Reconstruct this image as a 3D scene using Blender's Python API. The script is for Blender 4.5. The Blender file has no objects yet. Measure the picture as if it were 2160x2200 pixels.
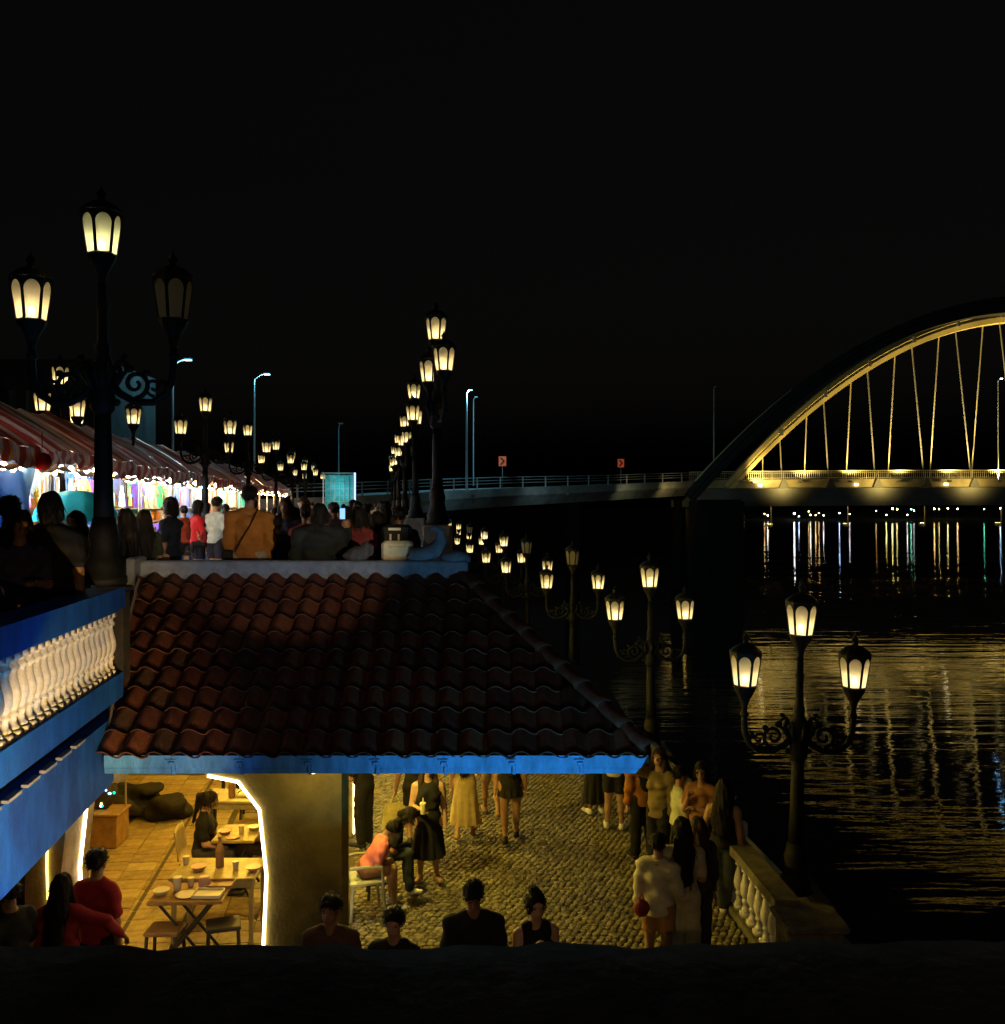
import bpy, math, random
import numpy as np
from mathutils import Vector, Matrix

SC = bpy.context.scene
COL = SC.collection
RAD = math.radians
rnd = random.Random(11)

# ------------------------------------------------------------------ camera, sky, moon, exposure
cam_data = bpy.data.cameras.new('camera')
cam = bpy.data.objects.new('camera', cam_data); COL.objects.link(cam)
cam.location = (0, 0, 5.0)
cam.rotation_euler = (RAD(90), 0, 0)
cam_data.sensor_fit = 'HORIZONTAL'; cam_data.sensor_width = 36.0
cam_data.lens = 36.0 * 2000 / 2160
cam_data.shift_y = -15 / 2160
cam_data.clip_start = 0.05; cam_data.clip_end = 3000
SC.camera = cam

world = bpy.data.worlds.new('World'); SC.world = world; world.use_nodes = True
wn = world.node_tree
for n in list(wn.nodes): wn.nodes.remove(n)
sky = wn.nodes.new('ShaderNodeTexSky'); sky.sky_type = 'NISHITA'; sky.sun_disc = False
sky.sun_elevation = RAD(-2.0); sky.sun_rotation = RAD(200)
bg = wn.nodes.new('ShaderNodeBackground'); bg.inputs['Strength'].default_value = 0.012
hue = wn.nodes.new('ShaderNodeHueSaturation'); hue.inputs['Saturation'].default_value = 0.25
hue.inputs['Value'].default_value = 1.0
out = wn.nodes.new('ShaderNodeOutputWorld')
wn.links.new(sky.outputs[0], hue.inputs['Color']); wn.links.new(hue.outputs[0], bg.inputs[0]); wn.links.new(bg.outputs[0], out.inputs[0])

sun_data = bpy.data.lights.new('moon', 'SUN'); sun_data.energy = 0.02; sun_data.angle = RAD(0.5)
sun_data.color = (1.0, 0.95, 0.9)
sun = bpy.data.objects.new('moon', sun_data); COL.objects.link(sun)
sun.rotation_euler = (RAD(40), 0, RAD(30))

SC.view_settings.view_transform = 'Standard'; SC.view_settings.look = 'None'
SC.view_settings.exposure = 0.0; SC.view_settings.gamma = 1.0
try: SC.view_settings.use_curve_mapping = False
except Exception: pass
SC.render.engine = 'CYCLES'
SC.cycles.max_bounces = 7; SC.cycles.diffuse_bounces = 3; SC.cycles.glossy_bounces = 3
SC.cycles.transmission_bounces = 5; SC.cycles.transparent_max_bounces = 12
SC.cycles.caustics_reflective = True; SC.cycles.caustics_refractive = False
SC.cycles.sample_clamp_indirect = 2.0
try:
    SC.cycles.use_denoising = True; SC.cycles.denoiser = 'OPENIMAGEDENOISE'
except Exception: pass

# ------------------------------------------------------------------ materials
MATS = {}
def mat(name, col, rough=0.7, var=0.0, vscale=8.0, bump=0.0, bscale=40.0, metal=0.0, spec=0.3, col2=None, stretch=None):
    if name in MATS: return MATS[name]
    m = bpy.data.materials.new(name); m.use_nodes = True
    nt = m.node_tree; p = nt.nodes['Principled BSDF']
    p.inputs['Base Color'].default_value = (*col, 1); p.inputs['Roughness'].default_value = rough
    p.inputs['Metallic'].default_value = metal; p.inputs['Specular IOR Level'].default_value = spec
    if var > 0 or col2 or bump > 0:
        tc = nt.nodes.new('ShaderNodeTexCoord')
        src = tc.outputs['Object']
        if stretch:
            mp = nt.nodes.new('ShaderNodeMapping'); mp.inputs['Scale'].default_value = stretch
            nt.links.new(src, mp.inputs[0]); src = mp.outputs[0]
    if var > 0 or col2:
        nz = nt.nodes.new('ShaderNodeTexNoise'); nz.inputs['Scale'].default_value = vscale; nz.inputs['Detail'].default_value = 6
        nz.inputs['Roughness'].default_value = 0.65
        nt.links.new(src, nz.inputs['Vector'])
        rp = nt.nodes.new('ShaderNodeValToRGB')
        c2 = col2 or tuple(max(0, c * (1 - var)) for c in col)
        c1 = col if col2 else tuple(min(1, c * (1 + var * 0.6)) for c in col)
        rp.color_ramp.elements[0].position = 0.32; rp.color_ramp.elements[1].position = 0.68
        rp.color_ramp.elements[0].color = (*c2, 1); rp.color_ramp.elements[1].color = (*c1, 1)
        nt.links.new(nz.outputs['Fac'], rp.inputs[0]); nt.links.new(rp.outputs[0], p.inputs['Base Color'])
        # roughness follows the same wear
        mr = nt.nodes.new('ShaderNodeMapRange'); mr.inputs['To Min'].default_value = min(1, rough + 0.12); mr.inputs['To Max'].default_value = max(0.05, rough - 0.1)
        nt.links.new(nz.outputs['Fac'], mr.inputs[0]); nt.links.new(mr.outputs[0], p.inputs['Roughness'])
    if bump > 0:
        n2 = nt.nodes.new('ShaderNodeTexNoise'); n2.inputs['Scale'].default_value = bscale; n2.inputs['Detail'].default_value = 4
        nt.links.new(src, n2.inputs['Vector'])
        b = nt.nodes.new('ShaderNodeBump'); b.inputs['Strength'].default_value = bump; b.inputs['Distance'].default_value = 0.02
        nt.links.new(n2.outputs['Fac'], b.inputs['Height']); nt.links.new(b.outputs[0], p.inputs['Normal'])
    MATS[name] = m
    return m

def emit(name, col, strength):
    if name in MATS: return MATS[name]
    m = bpy.data.materials.new(name); m.use_nodes = True
    nt = m.node_tree
    for n in list(nt.nodes): nt.nodes.remove(n)
    e = nt.nodes.new('ShaderNodeEmission'); e.inputs[0].default_value = (*col, 1); e.inputs[1].default_value = strength
    o = nt.nodes.new('ShaderNodeOutputMaterial'); nt.links.new(e.outputs[0], o.inputs[0])
    MATS[name] = m
    return m

def frosted(name, col, clear=0.3):
    """milky lamp glass: scatters the bulb's light and lets some of it straight through"""
    if name in MATS: return MATS[name]
    m = bpy.data.materials.new(name); m.use_nodes = True
    nt = m.node_tree
    for n in list(nt.nodes): nt.nodes.remove(n)
    tl = nt.nodes.new('ShaderNodeBsdfTranslucent'); tl.inputs[0].default_value = (*col, 1)
    tp = nt.nodes.new('ShaderNodeBsdfTransparent'); tp.inputs[0].default_value = (*col, 1)
    gl = nt.nodes.new('ShaderNodeBsdfDiffuse'); gl.inputs[0].default_value = (*[c * 0.7 for c in col], 1)
    m1 = nt.nodes.new('ShaderNodeMixShader'); m1.inputs[0].default_value = clear
    m2 = nt.nodes.new('ShaderNodeMixShader'); m2.inputs[0].default_value = 0.25
    nz = nt.nodes.new('ShaderNodeTexNoise'); nz.inputs['Scale'].default_value = 45
    tc = nt.nodes.new('ShaderNodeTexCoord'); nt.links.new(tc.outputs['Object'], nz.inputs['Vector'])
    mr = nt.nodes.new('ShaderNodeMapRange'); mr.inputs['To Min'].default_value = clear * 0.6; mr.inputs['To Max'].default_value = clear * 1.4
    nt.links.new(nz.outputs['Fac'], mr.inputs[0]); nt.links.new(mr.outputs[0], m1.inputs[0])
    nt.links.new(tl.outputs[0], m2.inputs[1]); nt.links.new(gl.outputs[0], m2.inputs[2])
    nt.links.new(m2.outputs[0], m1.inputs[1]); nt.links.new(tp.outputs[0], m1.inputs[2])
    o = nt.nodes.new('ShaderNodeOutputMaterial'); nt.links.new(m1.outputs[0], o.inputs[0])
    MATS[name] = m
    return m

# ------------------------------------------------------------------ mesh helpers
class MB:
    def __init__(s): s.v = []; s.f = []
    def add(s, vs, fs):
        n = len(s.v); s.v += [tuple(map(float, p)) for p in vs]; s.f += [tuple(i + n for i in f) for f in fs]; return s
    def box(s, c, d, rz=0.0, rx=0.0, ry=0.0):
        x, y, z = (k / 2 for k in d)
        P = [Vector(q) for q in ((-x,-y,-z),(x,-y,-z),(x,y,-z),(-x,y,-z),(-x,-y,z),(x,-y,z),(x,y,z),(-x,y,z))]
        if rz or rx or ry:
            R = Matrix.Rotation(rz, 3, 'Z') @ Matrix.Rotation(ry, 3, 'Y') @ Matrix.Rotation(rx, 3, 'X'); P = [R @ p for p in P]
        c = Vector(c)
        return s.add([p + c for p in P], [(0,3,2,1),(4,5,6,7),(0,1,5,4),(1,2,6,5),(2,3,7,6),(3,0,4,7)])
    def bev(s, c, d, b=0.01, rz=0.0):
        """box with chamfered vertical and top edges"""
        x, y, z = (k / 2 for k in d); b = min(b, x * .45, y * .45, z * .45)
        def ring(ix, zz):
            X, Y = x - ix, y - ix; q = b
            return [(-X+q,-Y,zz),(X-q,-Y,zz),(X,-Y+q,zz),(X,Y-q,zz),(X-q,Y,zz),(-X+q,Y,zz),(-X,Y-q,zz),(-X,-Y+q,zz)]
        rings = [ring(b, -z), ring(0, -z + b), ring(0, z - b), ring(b, z)]
        R = Matrix.Rotation(rz, 3, 'Z'); c = Vector(c)
        vs = [R @ Vector(p) + c for r in rings for p in r]; fs = []
        for k in range(3):
            for i in range(8):
                j = (i + 1) % 8; fs.append((k*8+i, k*8+j, (k+1)*8+j, (k+1)*8+i))
        fs.append(tuple(reversed(range(8)))); fs.append(tuple(range(24, 32)))
        return s.add(vs, fs)
    def lathe(s, prof, n=16, c=(0,0,0), flute=0.0, square=False, rot=0.0):
        vs = []; fs = []
        for (r, z) in prof:
            for i in range(n):
                a = 2 * math.pi * i / n + rot
                rr = r * (1 - (flute if i % 2 else 0))
                vs.append((c[0] + rr * math.cos(a), c[1] + rr * math.sin(a), c[2] + z))
        m = len(prof)
        for k in range(m - 1):
            for i in range(n):
                j = (i + 1) % n; fs.append((k*n+i, k*n+j, (k+1)*n+j, (k+1)*n+i))
        fs.append(tuple(reversed(range(n)))); fs.append(tuple(range((m-1)*n, m*n)))
        return s.add(vs, fs)
    def tube(s, path, r, n=8, cap=True):
        P = [Vector(p) for p in path]; m = len(P); vs = []; fs = []
        rr = r if hasattr(r, '__len__') else [r] * m
        up = None
        for k in range(m):
            t = (P[min(k+1, m-1)] - P[max(k-1, 0)]).normalized()
            if up is None: up = t.orthogonal().normalized()
            else:
                up = (up - t * up.dot(t));
                up = up.normalized() if up.length > 1e-6 else t.orthogonal().normalized()
            b = t.cross(up)
            for i in range(n):
                a = 2 * math.pi * i / n
                vs.append(P[k] + (up * math.cos(a) + b * math.sin(a)) * rr[k])
        for k in range(m - 1):
            for i in range(n):
                j = (i + 1) % n; fs.append((k*n+i, k*n+j, (k+1)*n+j, (k+1)*n+i))
        if cap: fs.append(tuple(reversed(range(n)))); fs.append(tuple(range((m-1)*n, m*n)))
        return s.add(vs, fs)
    def ball(s, c, r, n=10, m=7):
        r = r if hasattr(r, '__len__') else (r, r, r)
        vs = [(c[0], c[1], c[2] - r[2])]; fs = []
        for k in range(1, m):
            t = math.pi * k / m
            for i in range(n):
                a = 2 * math.pi * i / n
                vs.append((c[0] + r[0]*math.sin(t)*math.cos(a), c[1] + r[1]*math.sin(t)*math.sin(a), c[2] - r[2]*math.cos(t)))
        vs.append((c[0], c[1], c[2] + r[2])); L = len(vs) - 1
        for i in range(n):
            j = (i+1) % n
            fs.append((0, 1+j, 1+i)); fs.append((L, L-n+i, L-n+j))
        for k in range(m - 2):
            for i in range(n):
                j = (i+1) % n; fs.append((1+k*n+i, 1+k*n+j, 1+(k+1)*n+j, 1+(k+1)*n+i))
        return s.add(vs, fs)
    def prism(s, poly, z0, z1):
        """poly: (x, y) counter-clockwise"""
        n = len(poly)
        vs = [(p[0], p[1], z0) for p in poly] + [(p[0], p[1], z1) for p in poly]
        fs = [tuple(reversed(range(n))), tuple(range(n, 2*n))] + [(i, (i+1) % n, n+(i+1) % n, n+i) for i in range(n)]
        return s.add(vs, fs)
    def slabxz(s, poly, y0, y1):
        """poly: (x, z) outline extruded along y"""
        n = len(poly)
        vs = [(p[0], y0, p[1]) for p in poly] + [(p[0], y1, p[1]) for p in poly]
        fs = [tuple(range(n)), tuple(reversed(range(n, 2*n)))] + [(i, n+i, n+(i+1) % n, (i+1) % n) for i in range(n)]
        return s.add(vs, fs)
    def grid(s, P, thick=None):
        """P[i][j] points -> sheet (with thickness along z if given)"""
        a, b = len(P), len(P[0])
        vs = [q for row in P for q in row]; fs = []
        for i in range(a-1):
            for j in range(b-1): fs.append((i*b+j, (i+1)*b+j, (i+1)*b+j+1, i*b+j+1))
        if thick:
            T = Vector(thick); N = a*b; vs = vs + [tuple(Vector(q) + T) for q in vs]
            fs += [tuple(reversed([k+N for k in f])) for f in fs[:]]
            edge = [(i*b, (i+1)*b) for i in range(a-1)] + [(i*b+b-1, (i+1)*b+b-1) for i in range(a-1)] + [(j, j+1) for j in range(b-1)] + [((a-1)*b+j, (a-1)*b+j+1) for j in range(b-1)]
            fs += [(p, q, q+N, p+N) for p, q in edge]
        return s.add(vs, fs)
    def mesh(s, name, m=None, smooth=False):
        me = bpy.data.meshes.new(name); me.from_pydata(s.v, [], s.f)
        if m: me.materials.append(m)
        if smooth: me.polygons.foreach_set('use_smooth', [True] * len(me.polygons))
        me.update(); return me
    def build(s, name, m, parent=None, loc=(0,0,0), rz=0.0, smooth=False):
        return link(name, s.mesh(name, m, smooth), parent, loc, rz)

def link(name, me, parent=None, loc=(0,0,0), rz=0.0):
    o = bpy.data.objects.new(name, me); COL.objects.link(o); o.location = loc
    if rz: o.rotation_euler = (0, 0, rz)
    if parent: o.parent = parent
    return o
def empty(name, loc=(0,0,0), rz=0.0):
    return link(name, None, None, loc, rz)
def tag(o, label, cat, group=None):
    o['label'] = label; o['category'] = cat
    if group: o['group'] = group
    return o
def struct(o, label=None):
    o['kind'] = 'structure'
    if label: o['label'] = label
    return o
def lamp_light(name, parent, loc, power, col, radius=0.04, kind='POINT', rot=None, spot=None, blend=0.5):
    L = bpy.data.lights.new(name, kind); L.energy = power; L.color = col
    L.shadow_soft_size = radius
    if kind == 'SPOT': L.spot_size = spot; L.spot_blend = blend
    o = bpy.data.objects.new(name, L); COL.objects.link(o); o.location = loc
    if parent: o.parent = parent
    if rot: o.rotation_euler = rot
    return o
def aim(o, target):
    """turn a light (parent already set, parent unrotated) towards a world point"""
    base = Vector(o.location) + (Vector(o.parent.location) if o.parent else Vector((0,0,0)))
    o.rotation_euler = (Vector(target) - base).to_track_quat('-Z', 'Y').to_euler()
def copy_tree(o, parent=None, keep=None):
    if keep and not keep(o): return None
    c = o.copy(); COL.objects.link(c); c.parent = parent
    for ch in list(o.children): copy_tree(ch, c, keep)
    return c

SL = -0.1365                      # the promenade runs this far sideways per metre ahead
DANG = math.atan2(1, SL)          # heading of the promenade
def al(x0, y0, y): return x0 + SL * (y - y0)
ORD = ['first', 'second', 'third', 'fourth', 'fifth', 'sixth', 'seventh', 'eighth', 'ninth', 'tenth', 'eleventh', 'twelfth', 'thirteenth', 'fourteenth', 'fifteenth', 'sixteenth']
DECK = 3.35

M_iron = mat('cast_iron_black', (0.009, 0.009, 0.008), 0.6, var=0.4, vscale=25, bump=0.3, bscale=80, metal=0.0, spec=0.25)
M_white = mat('white_paint_aged', (0.72, 0.70, 0.64), 0.6, var=0.25, vscale=18, bump=0.15, bscale=70)
M_blue = mat('white_plaster_lit_blue', (0.010, 0.13, 0.58), 0.65, col2=(0.006, 0.06, 0.28), vscale=3.2, bump=0.4, bscale=45, stretch=(1.5, 1.5, 0.6))  # blue light on white plaster put into the colour
M_fascia = mat('white_fascia_lit_blue', (0.10, 0.36, 0.78), 0.6, col2=(0.05, 0.19, 0.40), vscale=7, bump=0.35, bscale=50, stretch=(1.6, 1, 0.5))  # blue wash on white paint put into the colour, plus grime
M_concrete = mat('grey_concrete', (0.22, 0.22, 0.21), 0.85, var=0.35, vscale=6, bump=0.4, bscale=45)
M_stone = mat('pale_stone', (0.36, 0.35, 0.32), 0.8, var=0.3, vscale=9, bump=0.35, bscale=55)
M_darkconc = mat('dark_stained_concrete', (0.035, 0.03, 0.024), 0.9, var=0.5, vscale=5, bump=0.5, bscale=30)
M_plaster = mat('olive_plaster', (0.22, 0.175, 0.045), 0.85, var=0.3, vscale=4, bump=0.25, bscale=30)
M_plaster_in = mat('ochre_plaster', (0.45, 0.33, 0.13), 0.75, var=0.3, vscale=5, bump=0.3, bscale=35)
# ================================================================== the setting
# river
m = bpy.data.materials.new('river_water'); m.use_nodes = True; MATS['river'] = m
nt = m.node_tree; p = nt.nodes['Principled BSDF']
p.inputs['Base Color'].default_value = (0.014, 0.013, 0.008, 1); p.inputs['Roughness'].default_value = 0.03
p.inputs['IOR'].default_value = 1.33; p.inputs['Specular IOR Level'].default_value = 0.5
tc = nt.nodes.new('ShaderNodeTexCoord')
def wave(sx, sy, scale, detail, rot=0.0):
    mp = nt.nodes.new('ShaderNodeMapping'); mp.inputs['Scale'].default_value = (sx, sy, 1); mp.inputs['Rotation'].default_value = (0, 0, rot)
    nt.links.new(tc.outputs['Object'], mp.inputs[0])
    n = nt.nodes.new('ShaderNodeTexNoise'); n.inputs['Scale'].default_value = scale; n.inputs['Detail'].default_value = detail
    nt.links.new(mp.outputs[0], n.inputs['Vector']); return n.outputs['Fac']
w1 = wave(0.16, 1.0, 0.8, 3, 0.06); w2 = wave(0.35, 1.0, 5.0, 3, -0.1); w3 = wave(0.035, 0.11, 1.0, 2, 0.1)
b1 = nt.nodes.new('ShaderNodeBump'); b1.inputs['Strength'].default_value = 0.9; b1.inputs['Distance'].default_value = 0.065
b2 = nt.nodes.new('ShaderNodeBump'); b2.inputs['Strength'].default_value = 0.7; b2.inputs['Distance'].default_value = 0.0065
mr = nt.nodes.new('ShaderNodeMapRange'); mr.inputs['From Min'].default_value = 0.40; mr.inputs['From Max'].default_value = 0.62; mr.inputs['To Min'].default_value = 0.45; mr.inputs['To Max'].default_value = 1.0
nt.links.new(w3, mr.inputs[0]); nt.links.new(mr.outputs[0], b1.inputs['Strength'])
nt.links.new(w1, b1.inputs['Height']); nt.links.new(w2, b2.inputs['Height']); nt.links.new(b1.outputs[0], b2.inputs['Normal']); nt.links.new(b2.outputs[0], p.inputs['Normal'])
WATER = -4.0
struct(MB().grid([[(-600, -30, WATER), (900, -30, WATER)][::1], [(-600, 900, WATER), (900, 900, WATER)]]).build('river', m))

# lamp line of the lower quay: x of the row at distance y
QUAY = [(10.83, 3.30), (17.2, 2.75), (23.6, 1.76), (29.2, 0.79), (34.2, 0.05), (41.3, -0.80), (50.0, -1.80), (58.0, -2.75), (66.0, -3.75), (75.0, -4.8)]
def quay_x(y):
    if y <= QUAY[0][0]: return QUAY[0][1] + (QUAY[0][0] - y) * 0.05
    for (a, xa), (b, xb) in zip(QUAY, QUAY[1:]):
        if y <= b: return xa + (xb - xa) * (y - a) / (b - a)
    return QUAY[-1][1] + SL * (y - QUAY[-1][0])
ARC = lambda y: al(-1.59, 9.2, y)          # arcade wall line facing the quay

# quay body (concrete) with the paving laid on it
ys = [2.0, 8.0, 10.83, 14, 17.2, 23.6, 29.2, 34.2, 41.3, 50, 58, 66, 80]
body = [(-14.0, 2.0)] + [(quay_x(y) + 0.62, y) for y in ys] + [(-24.0, 80.0)]
struct(MB().prism(body, WATER - 2.0, -0.06).build('quay_wall', M_darkconc))

# cobbles: the ones nearest the camera are single pieces, the rest one bulk
M_grout = mat('cobble_bed', (0.11, 0.095, 0.055), 0.95, var=0.4, vscale=30, bump=0.4, bscale=120)
COBM = [mat('cobble_a', (0.19, 0.165, 0.10), 0.6, var=0.4, vscale=20, bump=0.4, bscale=90), mat('cobble_b', (0.145, 0.125, 0.08), 0.65, var=0.4, vscale=24, bump=0.4, bscale=90), mat('cobble_c', (0.235, 0.205, 0.12), 0.55, var=0.35, vscale=22, bump=0.4, bscale=90)]
bed = [(ARC(8.2) - 0.2, 7.0)] + [(quay_x(y) - 0.30, y) for y in ys if y > 7.5] + [(ARC(80) - 0.2, 80)]
paving = struct(MB().prism(bed, -0.06, -0.012).build('promenade_paving', M_grout))
def cobble_geo(seed, s):
    r = random.Random(seed); n = 8; vs = []; fs = []
    base = [r.uniform(0.86, 1.06) for _ in range(n)]
    for (k, z) in ((1.0, -0.03), (0.98, 0.000), (0.92, 0.006)):
        for i in range(n):
            a = 2 * math.pi * (i + 0.5) / n; q = s * 0.5 * base[i] * k * (1.14 if i % 2 else 1.08)
            vs.append((q * math.cos(a) * 1.05, q * math.sin(a) * 0.92, z))
    vs.append((r.uniform(-.006, .006), r.uniform(-.006, .006), 0.0075))
    for k in range(2):
        for i in range(n):
            j = (i + 1) % n; fs.append((k*n+i, k*n+j, (k+1)*n+j, (k+1)*n+i))
    for i in range(n): fs.append((2*n+i, 2*n+(i+1) % n, 3*n))
    return vs, fs
cob_protos = []
for k in range(12):
    vs, fs = cobble_geo(k, 0.084); b = MB().add(vs, fs); me = b.mesh('cobble', COBM[k % 3], True); cob_protos.append((me, vs, fs))
bulk = [MB(), MB(), MB()]; spots = []
CS = 0.087
yy = 9.3; row = 0
while yy < 22.0:
    x = ARC(yy) + 0.08 + (row % 2) * CS * 0.5
    while x < quay_x(yy) - 0.42:
        spots.append((x + rnd.uniform(-.012, .012), yy + rnd.uniform(-.011, .011), rnd.randrange(12), rnd.uniform(-.9, .9), rnd.uniform(0.92, 1.08), rnd.uniform(-.004, .004)))
        x += CS
    yy += CS * 0.93; row += 1
single = 0
for (x, y, k, a, s, dz) in spots:
    if single < 290 and y > 10.75 and -1.45 < x < 1.9 and rnd.random() < 0.62:
        o = link('cobble', cob_protos[k][0], paving, (x, y, dz), a); o.scale = (s, s, 1); single += 1
    else:
        ca, sa = math.cos(a) * s, math.sin(a) * s
        bulk[k % 3].add([(x + ca*v[0] - sa*v[1], y + sa*v[0] + ca*v[1], v[2] + dz) for v in cob_protos[k][1]], cob_protos[k][2])
for b, mm in zip(bulk, COBM):
    o = b.build('cobbles', mm, paving, smooth=True); o['kind'] = 'stuff'
# smooth kerb strip along the balustrade
kb = MB()
kp = [8.5, 10.83, 14, 17.2, 23.6, 29.2, 34.2, 41.3, 50, 58, 66, 80]
for a, b in zip(kp, kp[1:]):
    kb.prism([(quay_x(a) - 0.42, a), (quay_x(a) + 0.62, a), (quay_x(b) + 0.62, b), (quay_x(b) - 0.42, b)], -0.055, 0.05)
struct(kb.build('quay_kerb', M_stone))

# arcade floor: broad clay pavers laid along the passage
M_pav = [mat('paver_ochre', (0.40, 0.29, 0.12), 0.42, var=0.35, vscale=9, bump=0.25, bscale=60), mat('paver_tan', (0.33, 0.24, 0.11), 0.45, var=0.4, vscale=7, bump=0.25, bscale=60), mat('paver_light', (0.46, 0.36, 0.17), 0.4, var=0.3, vscale=8, bump=0.25, bscale=60)]
fl = struct(MB().prism([(-9.5, 6.5), (ARC(7.0), 7.0), (ARC(9.2) - 0.0, 9.2), (ARC(34), 34), (-14, 34)], -0.06, -0.018).build('arcade_floor', M_grout))
PWx, PLy = 0.40, 0.30
pav_me = [MB().bev((0, 0, 0), (PWx - 0.012, PLy - 0.010, 0.03), 0.006).mesh('paver', mm) for mm in M_pav]
pav_bulk = MB(); npav = 0
yy = 9.25; r_ = 0
while yy < 20.5:
    for c in range(11):
        off = -0.30 - PWx * (c + 0.5)
        x = ARC(yy) + off
        if c == 4: wsc, kk = 0.55, 2
        else: wsc, kk = 1.0, rnd.choice((0, 0, 1, 1, 2))
        if c < 9 and npav < 290 and yy < 19.0:
            o = link('paver', pav_me[kk], fl, (x - (0.09 if c == 4 else 0), yy, -0.004 + rnd.uniform(-.002, .002)), DANG - math.pi/2); npav += 1
        else:
            pav_bulk.bev((x, yy, -0.004), (PWx - 0.012, PLy - 0.01, 0.03), 0.006, DANG - math.pi/2)
    yy += PLy; r_ += 1
o = pav_bulk.build('pavers', M_pav[1], fl); o['kind'] = 'stuff'
# narrow drain slot running along the passage
dr = MB()
for k in range(40):
    y = 9.4 + k * 0.27; dr.box((ARC(y) - 2.62, y, 0.014), (0.05, 0.245, 0.006), DANG - math.pi/2)
dr.build('drain_cover', mat('drain_metal', (0.10, 0.08, 0.05), 0.5, metal=0.5), fl)

# upper promenade deck
BAL = lambda y: al(-3.83, 9.0, y)
deck_poly = [(-30, 4.0), (BAL(4.0), 4.0), (BAL(9.15), 9.15), (-4.45, 9.2), (-4.45, 11.25), (al(-0.95, 15, 11.25), 11.25), (al(-0.95, 15, 80), 80), (-40, 80)]
M_deck = mat('deck_paving', (0.16, 0.15, 0.14), 0.7, var=0.4, vscale=3, bump=0.3, bscale=40)
struct(MB().prism(deck_poly, DECK - 0.22, DECK).build('upper_promenade', M_deck))
# ceiling of the arcade below the deck
struct(MB().prism([(-9.4, 6.4), (BAL(6.4) - 0.2, 6.4), (BAL(9.15) - 0.2, 9.15), (ARC(9.6), 9.6), (ARC(34), 34), (-14, 34)], 2.86, 2.94).build('arcade_ceiling', M_plaster_in))
# inner back wall of the arcade (leftmost wall of the passage)
lw = MB().prism([(al(-6.55, 9.2, 5.5), 5.5), (al(-6.35, 9.2, 5.5), 5.5), (al(-6.35, 9.2, 34), 34), (al(-6.55, 9.2, 34), 34)], 0.0, 2.86)
struct(lw.build('arcade_wall', M_plaster_in))
struct(MB().box((-7.5, 34.1, 1.43), (9, 0.2, 2.86)).build('arcade_end_wall', M_plaster_in))

# far bank and hills across the river
fb = MB(); P = []
for j, (yv, hz) in enumerate(((545, WATER - 0.5), (546, -3.2), (556, -2.0), (600, 0.5), (660, 3.0))):
    P.append([(-560 + i * 29, yv + 3 * math.sin(i * 1.7), hz * (1 + 0.25 * math.sin(i * 0.9 + j)) if hz > 0 else hz) for i in range(52)])
struct(fb.grid(P).build('far_bank', mat('far_bank_earth', (0.02, 0.022, 0.02), 0.95, var=0.4, vscale=0.05)))
# ================================================================== street lamps with three lanterns
M_glass = frosted('lamp_glass_warm', (1.0, 0.90, 0.60), 0.09)
M_glassg = frosted('lamp_glass_green', (0.85, 0.95, 0.66), 0.09)
M_bulb = emit('lamp_bulb', (1.0, 0.78, 0.45), 30.0)
M_bulb_off = mat('lamp_bulb_off', (0.6, 0.6, 0.58), 0.3)

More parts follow.
